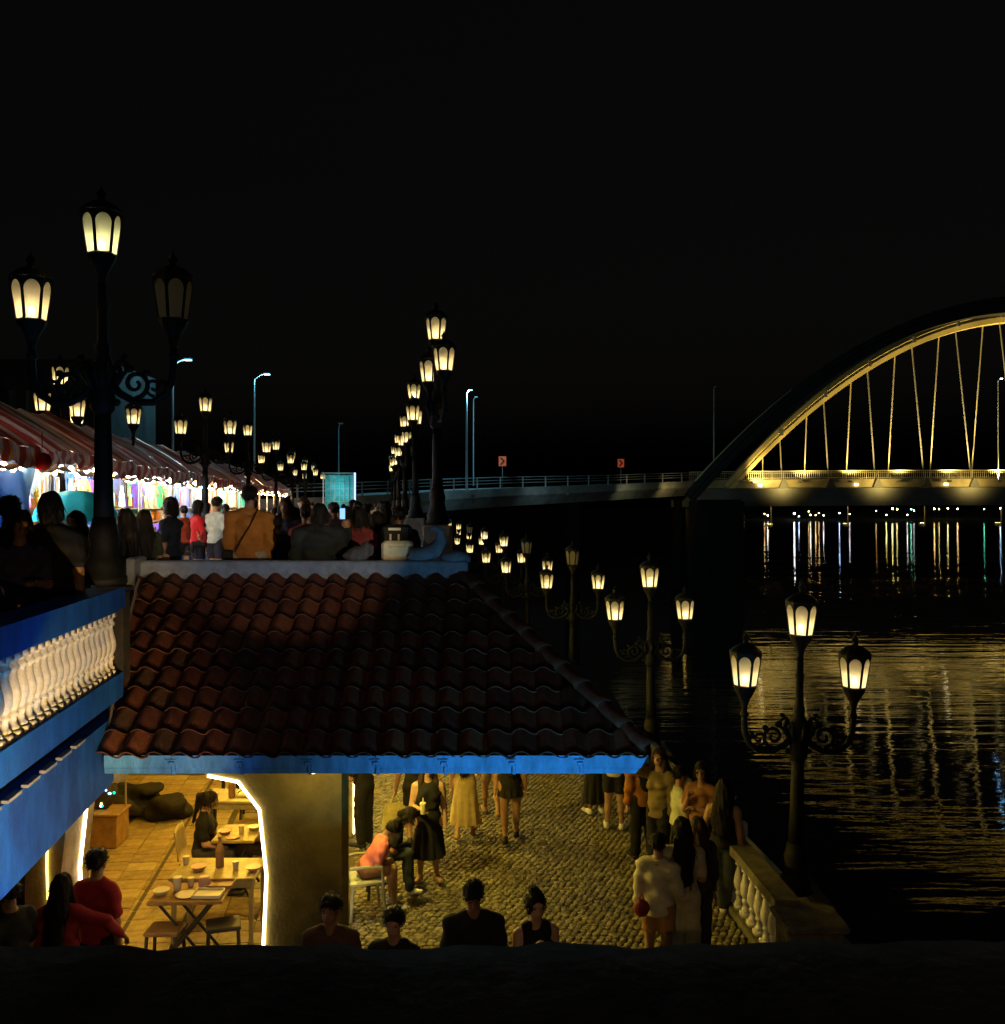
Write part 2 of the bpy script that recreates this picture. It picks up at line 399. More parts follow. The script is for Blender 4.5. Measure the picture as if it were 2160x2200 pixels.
LAN_P = 22.0                       # watts behind one lantern's glass
def lan_rad(z): return 0.113 + (0.157 - 0.113) * (z + 0.175) / 0.35
def pane_outline():
    outl = []
    for t in np.linspace(0, 1, 6): outl.append((0.049 + 0.019 * t, -0.175 + 0.255 * t))
    for k in range(1, 8):
        a = math.pi / 2 * k / 8; outl.append((0.068 * math.cos(a), 0.08 + 0.085 * math.sin(a)))
    return outl + [(0, 0.165)] + [(-x, z) for x, z in reversed(outl)]
def lantern_meshes():
    fr = MB()
    # cup, ring, ribs, dome, finial (origin at the middle of the glass)
    fr.lathe([(0.028, -0.46), (0.034, -0.42), (0.05, -0.36), (0.075, -0.31), (0.112, -0.25), (0.128, -0.205), (0.132, -0.19), (0.118, -0.178)], 12)
    for k in range(6):
        a = k * math.pi / 3
        fr.tube([(0.125*math.cos(a), 0.125*math.sin(a), -0.18), (0.172*math.cos(a), 0.172*math.sin(a), 0.14), (0.176*math.cos(a), 0.176*math.sin(a), 0.20)], [0.010, 0.008, 0.008], 5)
    fr.lathe([(0.13, 0.185), (0.188, 0.195), (0.185, 0.215), (0.15, 0.25), (0.10, 0.285), (0.06, 0.30), (0.035, 0.31), (0.03, 0.345), (0.05, 0.365), (0.03, 0.39), (0.012, 0.42), (0.004, 0.45)], 12)
    # iron surround of each pane: fills the corners and the spandrels over the round heads
    for k in range(6):
        o2 = pane_outline(); N = len(o2); vs = []
        for (px, pz) in o2:
            hs = lan_rad(pz) * math.tan(math.pi/6) * 1.02
            t = max(0.0, min(1.0, (pz - 0.07) / 0.108))
            qx = math.copysign(hs, px) if abs(px) > 1e-6 else 0.0
            oz = pz if t <= 0 else pz + (0.20 - pz) * t
            ox = qx if abs(px) > 0.03 else (px * 1.5)
            if t > 0 and abs(px) > 0.03: oz = min(0.20, oz)
            vs += [(px, lan_rad(pz) + 0.003, pz), (ox, lan_rad(oz) + 0.003, oz)]
        a = k * math.pi / 3; ca, sa = math.cos(a), math.sin(a)
        fr.add([(ca*x - sa*yy, sa*x + ca*yy, z) for x, yy, z in vs], [(2*i, 2*i+1, 2*i+3, 2*i+2) for i in range(N-1)])
    frame = fr.mesh('lantern', M_iron, False)
    def pane(mm):
        pb = MB(); poly = pane_outline(); rad = lan_rad
        vs = [(x, rad(z), z) for x, z in poly]; fs = [tuple(reversed(range(len(poly))))]      # a sheet of milk glass
        return pb.add(vs, fs).mesh('pane', mm)
    bulb = MB().ball((0, 0, 0), (0.034, 0.034, 0.045), 10, 7).mesh('bulb', M_bulb, True)
    bulb_off = MB().ball((0, 0, 0), (0.034, 0.034, 0.045), 10, 7).mesh('bulb', M_bulb_off, True)
    return frame, pane(M_glass), pane(M_glassg), bulb, bulb_off
LF, LP_, LPG, LB, LB0 = lantern_meshes()
lan_light = bpy.data.lights.new('lantern_light', 'POINT'); lan_light.energy = LAN_P; lan_light.color = (1.0, 0.83, 0.46); lan_light.shadow_soft_size = 0.03
def add_lantern(parent, loc, lit=True, green=False, spin=0.0):
    L = link('lantern', LF, parent, loc, spin)
    for k in range(6):
        link('pane', LPG if green else LP_, L, (0, 0, 0), k * math.pi / 3)
    link('bulb', LB if lit else LB0, L, (0, 0, -0.10))
    if lit:
        o = bpy.data.objects.new('lantern_light', lan_light); COL.objects.link(o); o.parent = L; o.location = (0, 0, -0.115)
    return L

def spiral(c, r0, turns, side, start):
    pts = []
    for k in range(22):
        t = k / 21; a = start + side * turns * 2 * math.pi * t; r = r0 * (1 - 0.82 * t)
        pts.append((c[0] + r * math.cos(a), c[1], c[2] + r * math.sin(a)))
    return pts
lamp_base = MB().lathe([(0.20, 0), (0.20, 0.06), (0.175, 0.09), (0.185, 0.16), (0.14, 0.24), (0.12, 0.36), (0.135, 0.44), (0.115, 0.52), (0.10, 0.60)], 16).mesh('base', M_iron, True)
pole_b = MB().lathe([(0.092, 0.60), (0.085, 0.9), (0.076, 1.35), (0.07, 1.55)], 20, flute=0.16)
pole_b.lathe([(0.07, 1.55), (0.105, 1.60), (0.115, 1.70), (0.10, 1.80), (0.115, 1.86), (0.13, 1.93), (0.09, 2.02), (0.06, 2.10), (0.07, 2.16), (0.048, 2.22), (0.045, 2.5), (0.058, 2.54), (0.042, 2.58), (0.036, 2.76)], 14)
for k in range(8):
    a = k * math.pi / 4
    pole_b.tube([(0.09*math.cos(a), 0.09*math.sin(a), 1.78), (0.17*math.cos(a), 0.17*math.sin(a), 1.92), (0.15*math.cos(a), 0.15*math.sin(a), 2.02)], [0.022, 0.035, 0.008], 5)
lamp_pole = pole_b.mesh('pole', M_iron, True)
def arm_mesh(s):
    b = MB()
    pts = [(0.05, 1.86), (0.16, 1.74), (0.30, 1.66), (0.46, 1.66), (0.58, 1.74), (0.64, 1.88), (0.65, 2.02), (0.65, 2.16)]
    b.tube([(s*x, 0, z) for x, z in pts], [0.040, 0.038, 0.034, 0.034, 0.036, 0.036, 0.034, 0.032], 8)
    b.tube(spiral((s*0.30, 0, 1.83), 0.13, 1.4, s, -1.57), [0.022]*14 + [0.018]*8, 6)
    b.tube(spiral((s*0.47, 0, 1.80), 0.085, 1.2, -s, -1.57), 0.016, 6)
    b.tube(spiral((s*0.16, 0, 1.99), 0.09, 1.3, s, 3.6 if s > 0 else -0.5), 0.018, 6)
    for (x, z, q) in ((0.24, 1.97, 0.05), (0.40, 1.93, 0.04), (0.12, 1.66, 0.045), (0.55, 1.84, 0.035), (0.20, 2.08, 0.035)):
        b.ball((s*x, 0, z), (q, q*0.45, q*0.8), 7, 5)
    b.lathe([(0.034, 2.05), (0.055, 2.08), (0.036, 2.11), (0.03, 2.16)], 10, (s*0.65, 0, 0))
    return b.mesh('arm', M_iron, True)
ARM_R, ARM_L = arm_mesh(1), arm_mesh(-1)
def street_lamp(label, loc, spin, lit=(1, 1, 1), green=False, group=None):
    t = tag(empty('street_lamp', loc, spin), label, 'street lamp', group)
    t.rotation_euler = (rnd.uniform(-.012, .012), rnd.uniform(-.012, .012), spin)
    link('base', lamp_base, t); link('pole', lamp_pole, t); link('arm', ARM_R, t); link('arm', ARM_L, t)
    sp = math.atan2(-loc[0], loc[1]) - spin + rnd.uniform(-0.12, 0.12)
    add_lantern(t, (0, 0, 3.20), lit[0], green, sp)
    add_lantern(t, (-0.65, 0, 2.60), lit[1], False, sp); add_lantern(t, (0.65, 0, 2.60), lit[2], False, sp)
    return t

street_lamp('tall black three-lantern lamp on the blue balcony rail, its inner lantern unlit', (al(-3.72, 9.0, 8.55), 8.55, 4.28), 0.0, (1, 1, 0), True)
# lower quay row
low_lit = [(1, 1, 1), (1, 1, 1), (0, 1, 1), (0, 1, 1), (1, 1, 1), (1, 1, 1), (0, 1, 1), (1, 1, 1), (1, 1, 1)]
low_lab = ['nearest three-lantern lamp on the lower quay, its arms dark against lit water',
           'second three-lantern lamp along the lower quay row', 'third lower quay lamp, its middle lantern unlit above two lit ones',
           'fourth lower quay lamp, its dim middle lantern above two lit ones', 'fifth three-lantern lamp along the lower quay row', 'sixth three-lantern lamp along the lower quay row',
           'seventh lower quay lamp with a dim middle lantern', 'eighth three-lantern lamp along the lower quay row', 'ninth and farthest lamp of the lower quay row']
for i in range(9):
    y, x = QUAY[i]
    lp = street_lamp(low_lab[i], (x + (0.10 if i == 0 else 0), y, 0.47), (0.06, 0.02, -0.05, 0, .05, 0, 0, 0.1, -.1)[i], low_lit[i], False, 'lamps along the lower quay')
    if i == 0: lp.rotation_euler.y = 0.028
# row on the river edge of the upper promenade, seen nearly end on
for i, y in enumerate((15.2, 23.6, 32.0, 40.4, 49.0, 58.0)):
    street_lamp(ORD[i] + ' lamp from the near end of the river edge of the upper promenade', (al(-1.03, 15, y), y, 4.68), RAD(97.8) + (0.12, -.1, .08, 0, .1, 0)[i], (1, 1, 1), False, 'lamps on the upper river edge')
# row behind the market stalls
for i, (x, y, s) in enumerate(((-9.05, 19.1, 1.5), (-9.15, 21.4, 0.0), (-7.84, 24.5, 0.0), (-9.0, 33.0, 0.1), (-10.1, 41.5, 0.0), (-11.3, 50.0, -0.1), (-12.4, 58.5, 0.0), (-13.4, 66.0, 0.0))):
    street_lamp(ORD[i] + ' lamp from the near end of the row above the striped market canopies', (x, y, 4.45), s, (1, 1, 1), False, 'lamps behind the market stalls')
# ================================================================== balcony of the upper promenade (left)
RZ = DANG - math.pi / 2
def along_box(b, xf, y0, y1, dx, z0, z1, w):
    """bar running along the promenade line xf(y)+dx between y0 and y1"""
    b.prism([(xf(y0)+dx-w/2, y0), (xf(y0)+dx+w/2, y0), (xf(y1)+dx+w/2, y1), (xf(y1)+dx-w/2, y1)], z0, z1)
    return b
def baluster_mesh(h, name='baluster', wr=1.0):
    k = h / 0.70
    b = MB()
    b.box((0, 0, 0.025*k), (0.125, 0.125, 0.05*k)); b.box((0, 0, 0.675*k), (0.115, 0.115, 0.05*k))
    b.lathe([(0.030, 0.05*k), (0.052, 0.065*k), (0.052, 0.085*k), (0.034, 0.10*k), (0.030, 0.16*k), (0.044, 0.175*k), (0.046, 0.20*k), (0.032, 0.215*k),
             (0.040, 0.235*k), (0.060, 0.28*k), (0.066, 0.33*k), (0.060, 0.39*k), (0.044, 0.46*k), (0.032, 0.52*k), (0.030, 0.545*k), (0.050, 0.56*k), (0.054, 0.585*k), (0.036, 0.605*k), (0.034, 0.63*k), (0.048, 0.65*k)], 14)
    b.v = [(p[0]*wr, p[1]*wr, p[2]) for p in b.v]
    return b.mesh(name, M_white, True)
bal = tag(empty('balustrade', (0, 0, 0)), 'white bottle balusters under a blue rail on the upper balcony', 'balustrade')
b = MB(); along_box(b, BAL, 4.6, 9.12, 0, 4.00, 4.20, 0.30); along_box(b, BAL, 4.6, 9.12, 0, 3.965, 3.998, 0.20); b.build('rail', M_blue, bal)
b = MB(); along_box(b, BAL, 4.6, 9.12, 0.02, 3.13, 3.37, 0.22); b.build('plinth', M_blue, bal)
BMe = baluster_mesh(0.592, 'baluster', 0.9)
y = 4.75
while y < 9.05:
    link('baluster', BMe, bal, (BAL(y) + 0.045, y, 3.372), RZ); y += 0.150
b = MB(); b.bev((BAL(9.18), 9.2, 3.70), (0.28, 0.20, 0.92), 0.02); b.bev((BAL(9.18), 9.2, 4.18), (0.32, 0.24, 0.05), 0.02); b.build('end_post', M_darkconc, bal)
# blue edge beam below the balcony, in two courses with a recess coloured dark for its shade and pale drip edges
beam = tag(empty('edge_beam', (0, 0, 0)), 'beam coloured as lit deep blue along the edge of the upper deck', 'beam')
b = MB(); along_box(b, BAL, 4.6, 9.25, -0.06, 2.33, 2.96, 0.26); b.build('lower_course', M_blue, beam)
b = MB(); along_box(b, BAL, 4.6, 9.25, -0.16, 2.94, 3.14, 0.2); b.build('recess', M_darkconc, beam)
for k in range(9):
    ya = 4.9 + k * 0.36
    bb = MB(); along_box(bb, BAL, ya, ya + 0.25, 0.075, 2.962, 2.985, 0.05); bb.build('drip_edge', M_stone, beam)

# ================================================================== pavilion roof over the stair foot
pav = tag(empty('tiled_roof', (0, 0, 0)), 'dark clay tiled hip roof with a blue fascia and grey ridge beam', 'roof')
EZ, RDG = 2.74, 4.15               # eave and ridge height of the tile bed
EY, RY = 8.5, 11.0
EXL, EXR = -3.60, 1.34
RXL, RXR = -4.30, -0.46
slope = math.atan2(RDG - EZ, RY - EY); SLen = math.hypot(RDG - EZ, RY - EY)
M_tile = [mat('clay_tile_a', (0.10, 0.032, 0.018), 0.65, var=0.45, vscale=14, bump=0.35, bscale=60), mat('clay_tile_b', (0.075, 0.025, 0.016), 0.68, var=0.5, vscale=11, bump=0.35, bscale=60), mat('clay_tile_c', (0.125, 0.044, 0.022), 0.62, var=0.4, vscale=16, bump=0.35, bscale=60), mat('clay_tile_mossy', (0.060, 0.030, 0.017), 0.8, var=0.5, vscale=18, bump=0.5, bscale=60)]
bedm = MB()
bedm.add([(EXL, EY, EZ-0.03), (EXR, EY, EZ-0.03), (RXR, RY, RDG-0.03), (RXL, RY, RDG-0.03), (EXL, EY, EZ-0.10), (EXR, EY, EZ-0.10), (RXR, RY, RDG-0.13), (RXL, RY, RDG-0.13), (EXR, 11.4, EZ-0.03), (EXR, 11.4, EZ-0.10), (RXR, 11.4, RDG-0.03), (RXR, 11.4, RDG-0.13)],
         [(0,1,2,3), (7,6,5,4), (0,4,5,1), (3,7,4,0), (1,8,10,2), (5,6,11,9), (1,5,9,8)])
bedm.build('roof_bed', M_darkconc, pav)
TW, TE = 0.238, 0.30               # tile width and exposed length
def tile_mesh(mm, xl=None, xr=None, L=TE + 0.09):
    """one S-shaped clay tile lying along +y, origin at its lower front middle; xl/xr cut it along the hip (x at front, x at back)"""
    n = 12; rows = 4; top = []; bot = []
    for k in range(rows + 1):
        t = k / rows; row = []
        for i in range(n + 1):
            u = i / n; x = -TW * 0.56 + TW * 1.12 * u
            z = 0.048 * math.sin(math.pi * min(1, u / 0.62)) if u <= 0.62 else -0.020 * math.sin(math.pi * (u - 0.62) / 0.38)
            z *= (1 - 0.12 * t)
            z += 0.022 * (1 - t)
            if xr is not None: x = min(x, xr[0] + (xr[1] - xr[0]) * t)
            if xl is not None: x = max(x, xl[0] + (xl[1] - xl[0]) * t)
            row.append((x, t * L, z))
        top.append(row)
    b = MB(); b.grid([list(r) for r in zip(*top)], (0, 0, -0.016))
    return b.mesh('tile', mm, True)
TM = [tile_mesh(q) for q in M_tile]
def place_tile(me, x, s):
    o = link('tile', me, pav, (x, EY + s * math.cos(slope) - 0.0, EZ + s * math.sin(slope)))
    o.rotation_euler = (slope + rnd.uniform(-.022, .022), rnd.uniform(-.035, .035), rnd.uniform(-.04, .04)); o.location.y += rnd.uniform(-.018, .012); return o
nrow = int(SLen / TE) + 1
for r in range(nrow):
    s = -0.06 + r * TE
    if s > SLen - 0.12: break
    f = s / SLen
    xl, xr = EXL + (RXL - EXL) * f, EXR + (RXR - EXR) * f
    f2 = min(1, (s + TE + 0.09) / SLen); xr2 = EXR + (RXR - EXR) * f2; xl2 = EXL + (RXL - EXL) * f2
    c = -4.30
    while c < xr + 0.1:
        mm = rnd.choices((0, 1, 2, 3), (5, 4, 2.5, 0.5))[0]
        if c - TW * .5 > xl - 0.12 and c + TW * .56 < xr2: place_tile(TM[mm], c, s)
        elif c + TW * .4 > xl - 0.02 and c - TW * .5 < xr2:
            place_tile(tile_mesh(M_tile[mm], (xl - c, xl2 - c) if c - TW * .5 <= xl - 0.12 else None, (xr - c, xr2 - c) if c + TW * .56 >= xr2 else None), c, s)
        c += TW
# hip tiles down the right corner
hip0, hip1 = Vector((EXR, EY, EZ)), Vector((RXR, RY, RDG)); hv = hip1 - hip0
hm = MB(); P = []
for k in range(5):
    t = k / 4; P.append([(0.095 * (1 - 0.15*t) * math.cos(a), t * 0.40, 0.065 * (1 - .15*t) * math.sin(a) + 0.03 * (1-t)) for a in np.linspace(0, math.pi, 9)])
hm.grid(P, (0, 0, -0.015)); HT = hm.mesh('hip_tile', M_tile[0], True)
nh = int(hv.length / 0.33)
for k in range(nh):
    pnt = hip0 + hv * (k / nh); o = link('hip_tile', HT, pav, tuple(pnt + Vector((0, 0, 0.015))))
    o.rotation_euler = hv.to_track_quat('Y', 'Z').to_euler()
# ridge beam, stepped, with its left return and the scroll at the right end
M_ridge = mat('ridge_beam_plaster', (0.17, 0.20, 0.26), 0.8, var=0.35, vscale=7, bump=0.35, bscale=50)
b = MB(); b.bev(((RXL + RXR)/2 + 0.0, RY + 0.10, 4.22), (RXR - RXL + 0.10, 0.24, 0.24), 0.02); b.build('ridge_beam', M_ridge, pav)
b = MB(); b.bev((RXL - 0.02, RY - 0.02, 4.14), (0.10, 0.40, 0.50), 0.02); b.bev((RXL - 0.12, RY - 0.10, 4.00), (0.22, 0.26, 0.12), 0.02); b.build('ridge_end', M_ridge, pav)
# scroll: a thick tapering crescent curling up at the river end
pts = [(-0.02, 4.40), (0.14, 4.40), (0.27, 4.46), (0.345, 4.57), (0.335, 4.68), (0.27, 4.735), (0.20, 4.71)]
b = MB(); b.tube([(RXR - 0.62 + x, RY + 0.10, z) for x, z in pts], [0.10, 0.105, 0.095, 0.075, 0.05, 0.032, 0.014], 12)
b.ball((RXR - 0.56, RY + 0.10, 4.38), (0.13, 0.10, 0.075), 12, 8); b.ball((RXR - 0.10, RY + 0.10, 4.36), (0.19, 0.11, 0.10), 12, 8)
b.build('scroll', M_ridge, pav, smooth=True)
b = MB(); b.tube([(EXL - 0.07, EY + 0.15, EZ + 0.10), (EXL + (RXL-EXL)*.35 - 0.05, EY + 0.9, EZ + 0.58), (RXL + 0.1, RY - 0.25, RDG + 0.0)], 0.014, 6); b.build('verge_flashing', mat('flashing_metal', (0.35, 0.32, 0.26), 0.4, metal=0.6), pav)
# fascia boards: two courses, short lengths with bracket blocks at the joints
fx0, fx1 = EXL - 0.02, EXR - 0.02; nf = 8; fw = (fx1 - fx0) / nf
for k in range(nf):
    xa, xb = fx0 + k * fw, fx0 + (k + 1) * fw
    b = MB(); xe = xb - 0.004 if k < nf - 1 else xb
    b.slabxz([(xa, 2.612), (xe - (0.06 if k == nf - 1 else 0), 2.612), (xe, EZ - 0.015), (xa, EZ - 0.015)], EY - 0.052 + rnd.uniform(-.004, .004), EY + 0.02)
    b.build('fascia_board', M_fascia, pav)
    b = MB(); xe2 = xe - (0.07 if k == nf - 1 else 0)
    b.slabxz([(xa, 2.558), (xe2 - (0.04 if k == nf - 1 else 0), 2.558), (xe2, 2.606), (xa, 2.606)], EY - 0.036 + rnd.uniform(-.003, .003), EY + 0.02)
    b.build('drip_board', M_fascia, pav)
    if k:
        b = MB(); b.bev((xa, EY - 0.066, 2.655), (0.055, 0.022, 0.035), 0.006); b.bev((xa + 0.02, EY - 0.062, 2.60), (0.03, 0.02, 0.09), 0.006); b.bev((xa - 0.01, EY - 0.064, 2.69), (0.09, 0.016, 0.012), 0.003); b.build('bracket', M_fascia, pav)
b = MB(); b.prism([(EXL, EY + 0.03), (EXR - 0.12, EY + 0.03), (RXR + 0.7, 10.6), (EXL - 0.4, 10.6)], 2.60, 2.63); b.build('soffit', M_plaster, pav)
# bracket blocks that carry the eave
# ================================================================== arcade front wall with the polygonal arch and its light strips
M_led = emit('led_strip_warm_white', (1.0, 0.80, 0.50), 16.0)
M_glint = emit('jamb_glint_yellow', (1.0, 0.72, 0.22), 3.2)  # glow for a strip light's reflection on the jamb edge
AX = -3.30
archR = [(0.945, 0.0), (0.95, 0.65), (0.98, 1.34), (0.91, 1.99), (0.70, 2.265), (0.40, 2.325)]
arch = [(AX - x, z) for x, z in archR] + [(AX + x, z) for x, z in reversed(archR)]
wall = tag(empty('arched_wall', (0, 0, 0)), 'rough olive end wall of the arcade with a strip-lit arch', 'arched wall')
b = MB(); pr = [(AX + x, z) for x, z in archR]
for (x0, z0), (x1, z1) in zip(pr, pr[1:]):
    b.slabxz([(x0, z0), (-1.59, z0), (-1.59, z1), (x1, z1)], 9.2, 9.62)
b.slabxz([(AX + 0.40, 2.325), (-1.59, 2.325), (-1.59, 2.86), (AX + 0.40, 2.86)], 9.2, 9.62)
b.build('pier', M_plaster, wall)
b = MB(); pl = [(AX - x, z) for x, z in archR]
for (x0, z0), (x1, z1) in zip(pl, pl[1:]):
    b.slabxz([(-4.62, z0), (x0, z0), (x1, z1), (-4.62, z1)], 9.0, 9.62)
b.slabxz([(-4.62, 2.325), (AX - 0.40, 2.325), (AX - 0.40, 2.86), (-4.62, 2.86)], 9.0, 9.62)
b.build('jamb', M_plaster_in, wall)
b = MB(); b.box((AX, 9.41, 2.594), (0.80, 0.42, 0.53)); b.build('lintel', M_plaster, wall)
st = [(x - 0.012, z) for x, z in archR[:-1]]
b = MB(); b.tube([(AX + x - 0.012, 9.192, max(z, 0.05)) for x, z in archR], 0.0155, 6); b.build('light_strip', M_led, wall)
b = MB(); b.tube([(AX - x + 0.012, 9.40, max(z, 0.05)) for x, z in archR], 0.0155, 6); b.build('light_strip', M_led, wall)
b = MB(); b.tube([(-4.38 + 0.02 * math.sin(z * 3), 8.985, z) for z in np.linspace(0.3, 2.1, 7)], 0.012, 6); b.build('light_strip', M_glint, wall)  # reflection on the jamb drawn as a glowing strip
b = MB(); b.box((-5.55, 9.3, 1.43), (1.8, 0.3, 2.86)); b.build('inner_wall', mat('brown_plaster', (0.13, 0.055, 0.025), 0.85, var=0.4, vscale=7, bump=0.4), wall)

# quay side of the arcade: piers with strip lights, seen nearly end on
side = tag(empty('pier_arcade', (0, 0, 0)), 'row of arcade piers with light strips facing the quay', 'arcade')
for k in range(6):
    y = 10.9 + k * 3.1
    b = MB(); b.prism([(ARC(y) - 0.30, y), (ARC(y), y), (ARC(y + .7), y + .7), (ARC(y + .7) - 0.30, y + .7)], 0, 2.86); b.build('pier', M_plaster, side)
    b = MB(); b.tube([(ARC(y) + 0.012, y - 0.012, 0.06), (ARC(y) + 0.012, y - 0.012, 2.2)], 0.011, 6); b.build('light_strip', M_led, side)
for k in range(5):
    y = 11.6 + k * 3.1
    b = MB(); b.prism([(ARC(y) - 0.28, y + .004), (ARC(y) - .02, y + .004), (ARC(y + 2.4) - .02, y + 2.392), (ARC(y + 2.4) - 0.28, y + 2.392)], 2.35, 2.86); b.build('lintel', M_plaster, side)
# wall lamps on the arcade piers, lighting the quay
M_sconce = emit('sconce_glow', (1.0, 0.74, 0.30), 6.0)
for k in range(4):
    y = 11.25 + k * 3.1
    t = tag(empty('wall_lamp', (ARC(y) + 0.14, y, 2.58)), ORD[k] + ' warm bulkhead lamp on the quay side arcade piers', 'wall lamp', 'arcade wall lamps')
    MB().lathe([(0.05, -0.02), (0.07, 0.0), (0.07, 0.05), (0.04, 0.08)], 12).build('shade', M_iron, t)
    MB().box((-0.08, 0, 0.03), (0.12, 0.05, 0.05)).build('bracket', M_iron, t)
    MB().ball((0, 0, -0.03), 0.05, 10, 6).build('globe', M_sconce, t, smooth=True)
    L = lamp_light('wall_lamp_light', t, (0.05, 0, -0.10), 210, (1.0, 0.73, 0.11), 0.06)
t = tag(empty('wall_lamp', (-1.80, 8.86, 2.50)), 'warm bulkhead lamp added on the end wall, tucked under the eave', 'wall lamp')  # unseen lamp added to light the pier
MB().lathe([(0.04, -0.02), (0.06, 0.0), (0.06, 0.04), (0.03, 0.06)], 12).build('shade', M_iron, t)
MB().box((0, 0.17, 0.03), (0.05, 0.34, 0.05)).build('bracket', M_iron, t)
MB().ball((0, 0, -0.02), 0.04, 10, 6).build('globe', M_sconce, t, smooth=True)
lamp_light('wall_lamp_light', t, (0, -0.05, -0.06), 8, (1.0, 0.66, 0.15), 0.05)
# ceiling lamps inside the arcade
for k in range(4):
    y = 10.6 + k * 2.6
    t = tag(empty('ceiling_lamp', (ARC(y) - 1.7, y, 2.84)), ORD[k] + ' round ceiling lamp along the arcade passage', 'ceiling lamp', 'arcade ceiling lamps')
    MB().lathe([(0.14, 0.012), (0.14, -0.03), (0.12, -0.045)], 16).build('housing', M_white, t)
    MB().lathe([(0.115, -0.046), (0.10, -0.062), (0.05, -0.07)], 16).build('diffuser', emit('ceiling_glow', (1.0, 0.72, 0.30), 5.0), t)
    lamp_light('ceiling_lamp_light', t, (0, 0, -0.14), 215, (1.0, 0.60, 0.07), 0.10)

# ================================================================== balustrade of the lower quay (right)
qb = tag(empty('balustrade', (0, 0, 0)), 'pale bottle balusters along the lower quay, ending in a stone post', 'balustrade')
QX = lambda y: quay_x(y) - 0.40
QY0 = 9.75
BMq = baluster_mesh(0.66)
y = QY0 + 0.10
while y < 22:
    link('baluster', BMq, qb, (QX(y), y, 0.13), 0.05); y += 0.235
segs = [QY0 - 0.1, 10.83, 14, 17.2, 23.6, 29.2, 34.2, 41.3, 50, 58, 66]
b = MB(); pl_ = MB()
for a, c in zip(segs, segs[1:]):
    b.prism([(QX(a) - 0.13, a), (QX(a) + 0.13, a), (QX(c) + 0.13, c), (QX(c) - 0.13, c)], 0.79, 0.90)
    pl_.prism([(QX(a) - 0.11, a), (QX(a) + 0.11, a), (QX(c) + 0.11, c), (QX(c) - 0.11, c)], 0.052, 0.13)
M_qrail = mat('quay_rail_stone', (0.15, 0.135, 0.09), 0.85, var=0.45, vscale=7, bump=0.4, bscale=50)
b.build('rail', M_qrail, qb); pl_.build('plinth', M_qrail, qb)
b = MB(); b.bev((QX(QY0) + 0.13, QY0 - 0.40, 0.40), (0.56, 0.46, 0.80), 0.02); b.bev((QX(QY0) + 0.13, QY0 - 0.40, 0.835), (0.64, 0.54, 0.07), 0.02); b.build('end_post', M_qrail, qb)
far_b = MB(); y = 22.0
while y < 60: far_b.lathe([(0.05, 0.13), (0.035, 0.25), (0.06, 0.45), (0.035, 0.65), (0.05, 0.79)], 6, (QX(y), y, 0)); y += 0.2
o = far_b.build('far_balusters', M_white, qb); o['kind'] = 'stuff'
# lamp plinth blocks outside the balustrade
for i in range(9):
    y, x = QUAY[i]
    tag(MB().bev((0, 0, 0.21), (0.56, 0.95, 0.42), 0.025).bev((0, 0, 0.445), (0.62, 1.02, 0.046), 0.015).build('lamp_plinth', M_qrail, None, (x + (0.10 if i == 0 else 0), y, 0.05)), 'stone plinth under the ' + ORD[i] + ' lamp of the lower quay', 'plinth', 'plinths under the quay lamps')

# river edge balustrade of the upper promenade, pedestals under its lamps
ub = tag(empty('balustrade', (0, 0, 0)), 'dark stone balustrade on the river edge of the upper promenade', 'balustrade')
UX = lambda y: al(-1.03, 15, y)
b = MB(); along_box(b, UX, 11.7, 60, 0, 4.10, 4.22, 0.26); b.build('rail', M_stone, ub)
b = MB(); along_box(b, UX, 11.7, 60, 0, 3.352, 3.46, 0.22); b.build('plinth', M_stone, ub)
y = 11.9
while y < 30: link('baluster', BMq, ub, (UX(y), y, 3.46), RZ); y += 0.2
for i, y in enumerate((15.2, 23.6, 32.0, 40.4, 49.0, 58.0)):
    MB().bev((UX(y), y, 4.01), (0.46, 0.46, 1.32), 0.02).build('pedestal', M_stone, ub)

# ================================================================== dark foreground parapet, its worn top waving slightly
pp = MB(); P = []
xs = np.linspace(-2.6, 1.62, 70)
def ptop(x):
    u = x * 2000 / 1.62 + 1080
    w = 0.004 * math.sin(u / 47.0) + 0.003 * math.sin(u / 21.0 + 1) + 0.0035 * math.sin(u / 95.0 + 2.0) + 0.002 * math.sin(u / 11.0)
    end = 0.0 if x < 1.25 else -0.9 * (x - 1.25) ** 1.5
    return 5.0 - 0.893 + w + 0.012 * max(0, x) + end
for x in xs:
    z = ptop(x); row = []
    for a in np.linspace(-1.2, 1.57 + 1.0, 12):
        row.append((x, 1.75 - 0.13 * math.sin(a + 0.2) * (1.0 if a < 0.9 else 0.9), z - 0.10 + 0.10 * math.sin(max(a, -1.2))))
    row = [(x, 2.05, z - 1.6), (x, 2.05, z - 0.2), (x, 1.99, z - 0.06), (x, 1.90, z - 0.008), (x, 1.78, z), (x, 1.62, z - 0.006), (x, 1.48, z - 0.03), (x, 1.42, z - 0.10), (x, 1.41, z - 0.4), (x, 1.41, z - 1.6)]
    P.append(row)
pp.grid(P)
tag(pp.build('parapet', mat('parapet_concrete', (0.16, 0.13, 0.10), 0.95, var=0.45, vscale=4, bump=0.5, bscale=25), smooth=True), 'dark worn parapet across the near foreground', 'parapet')
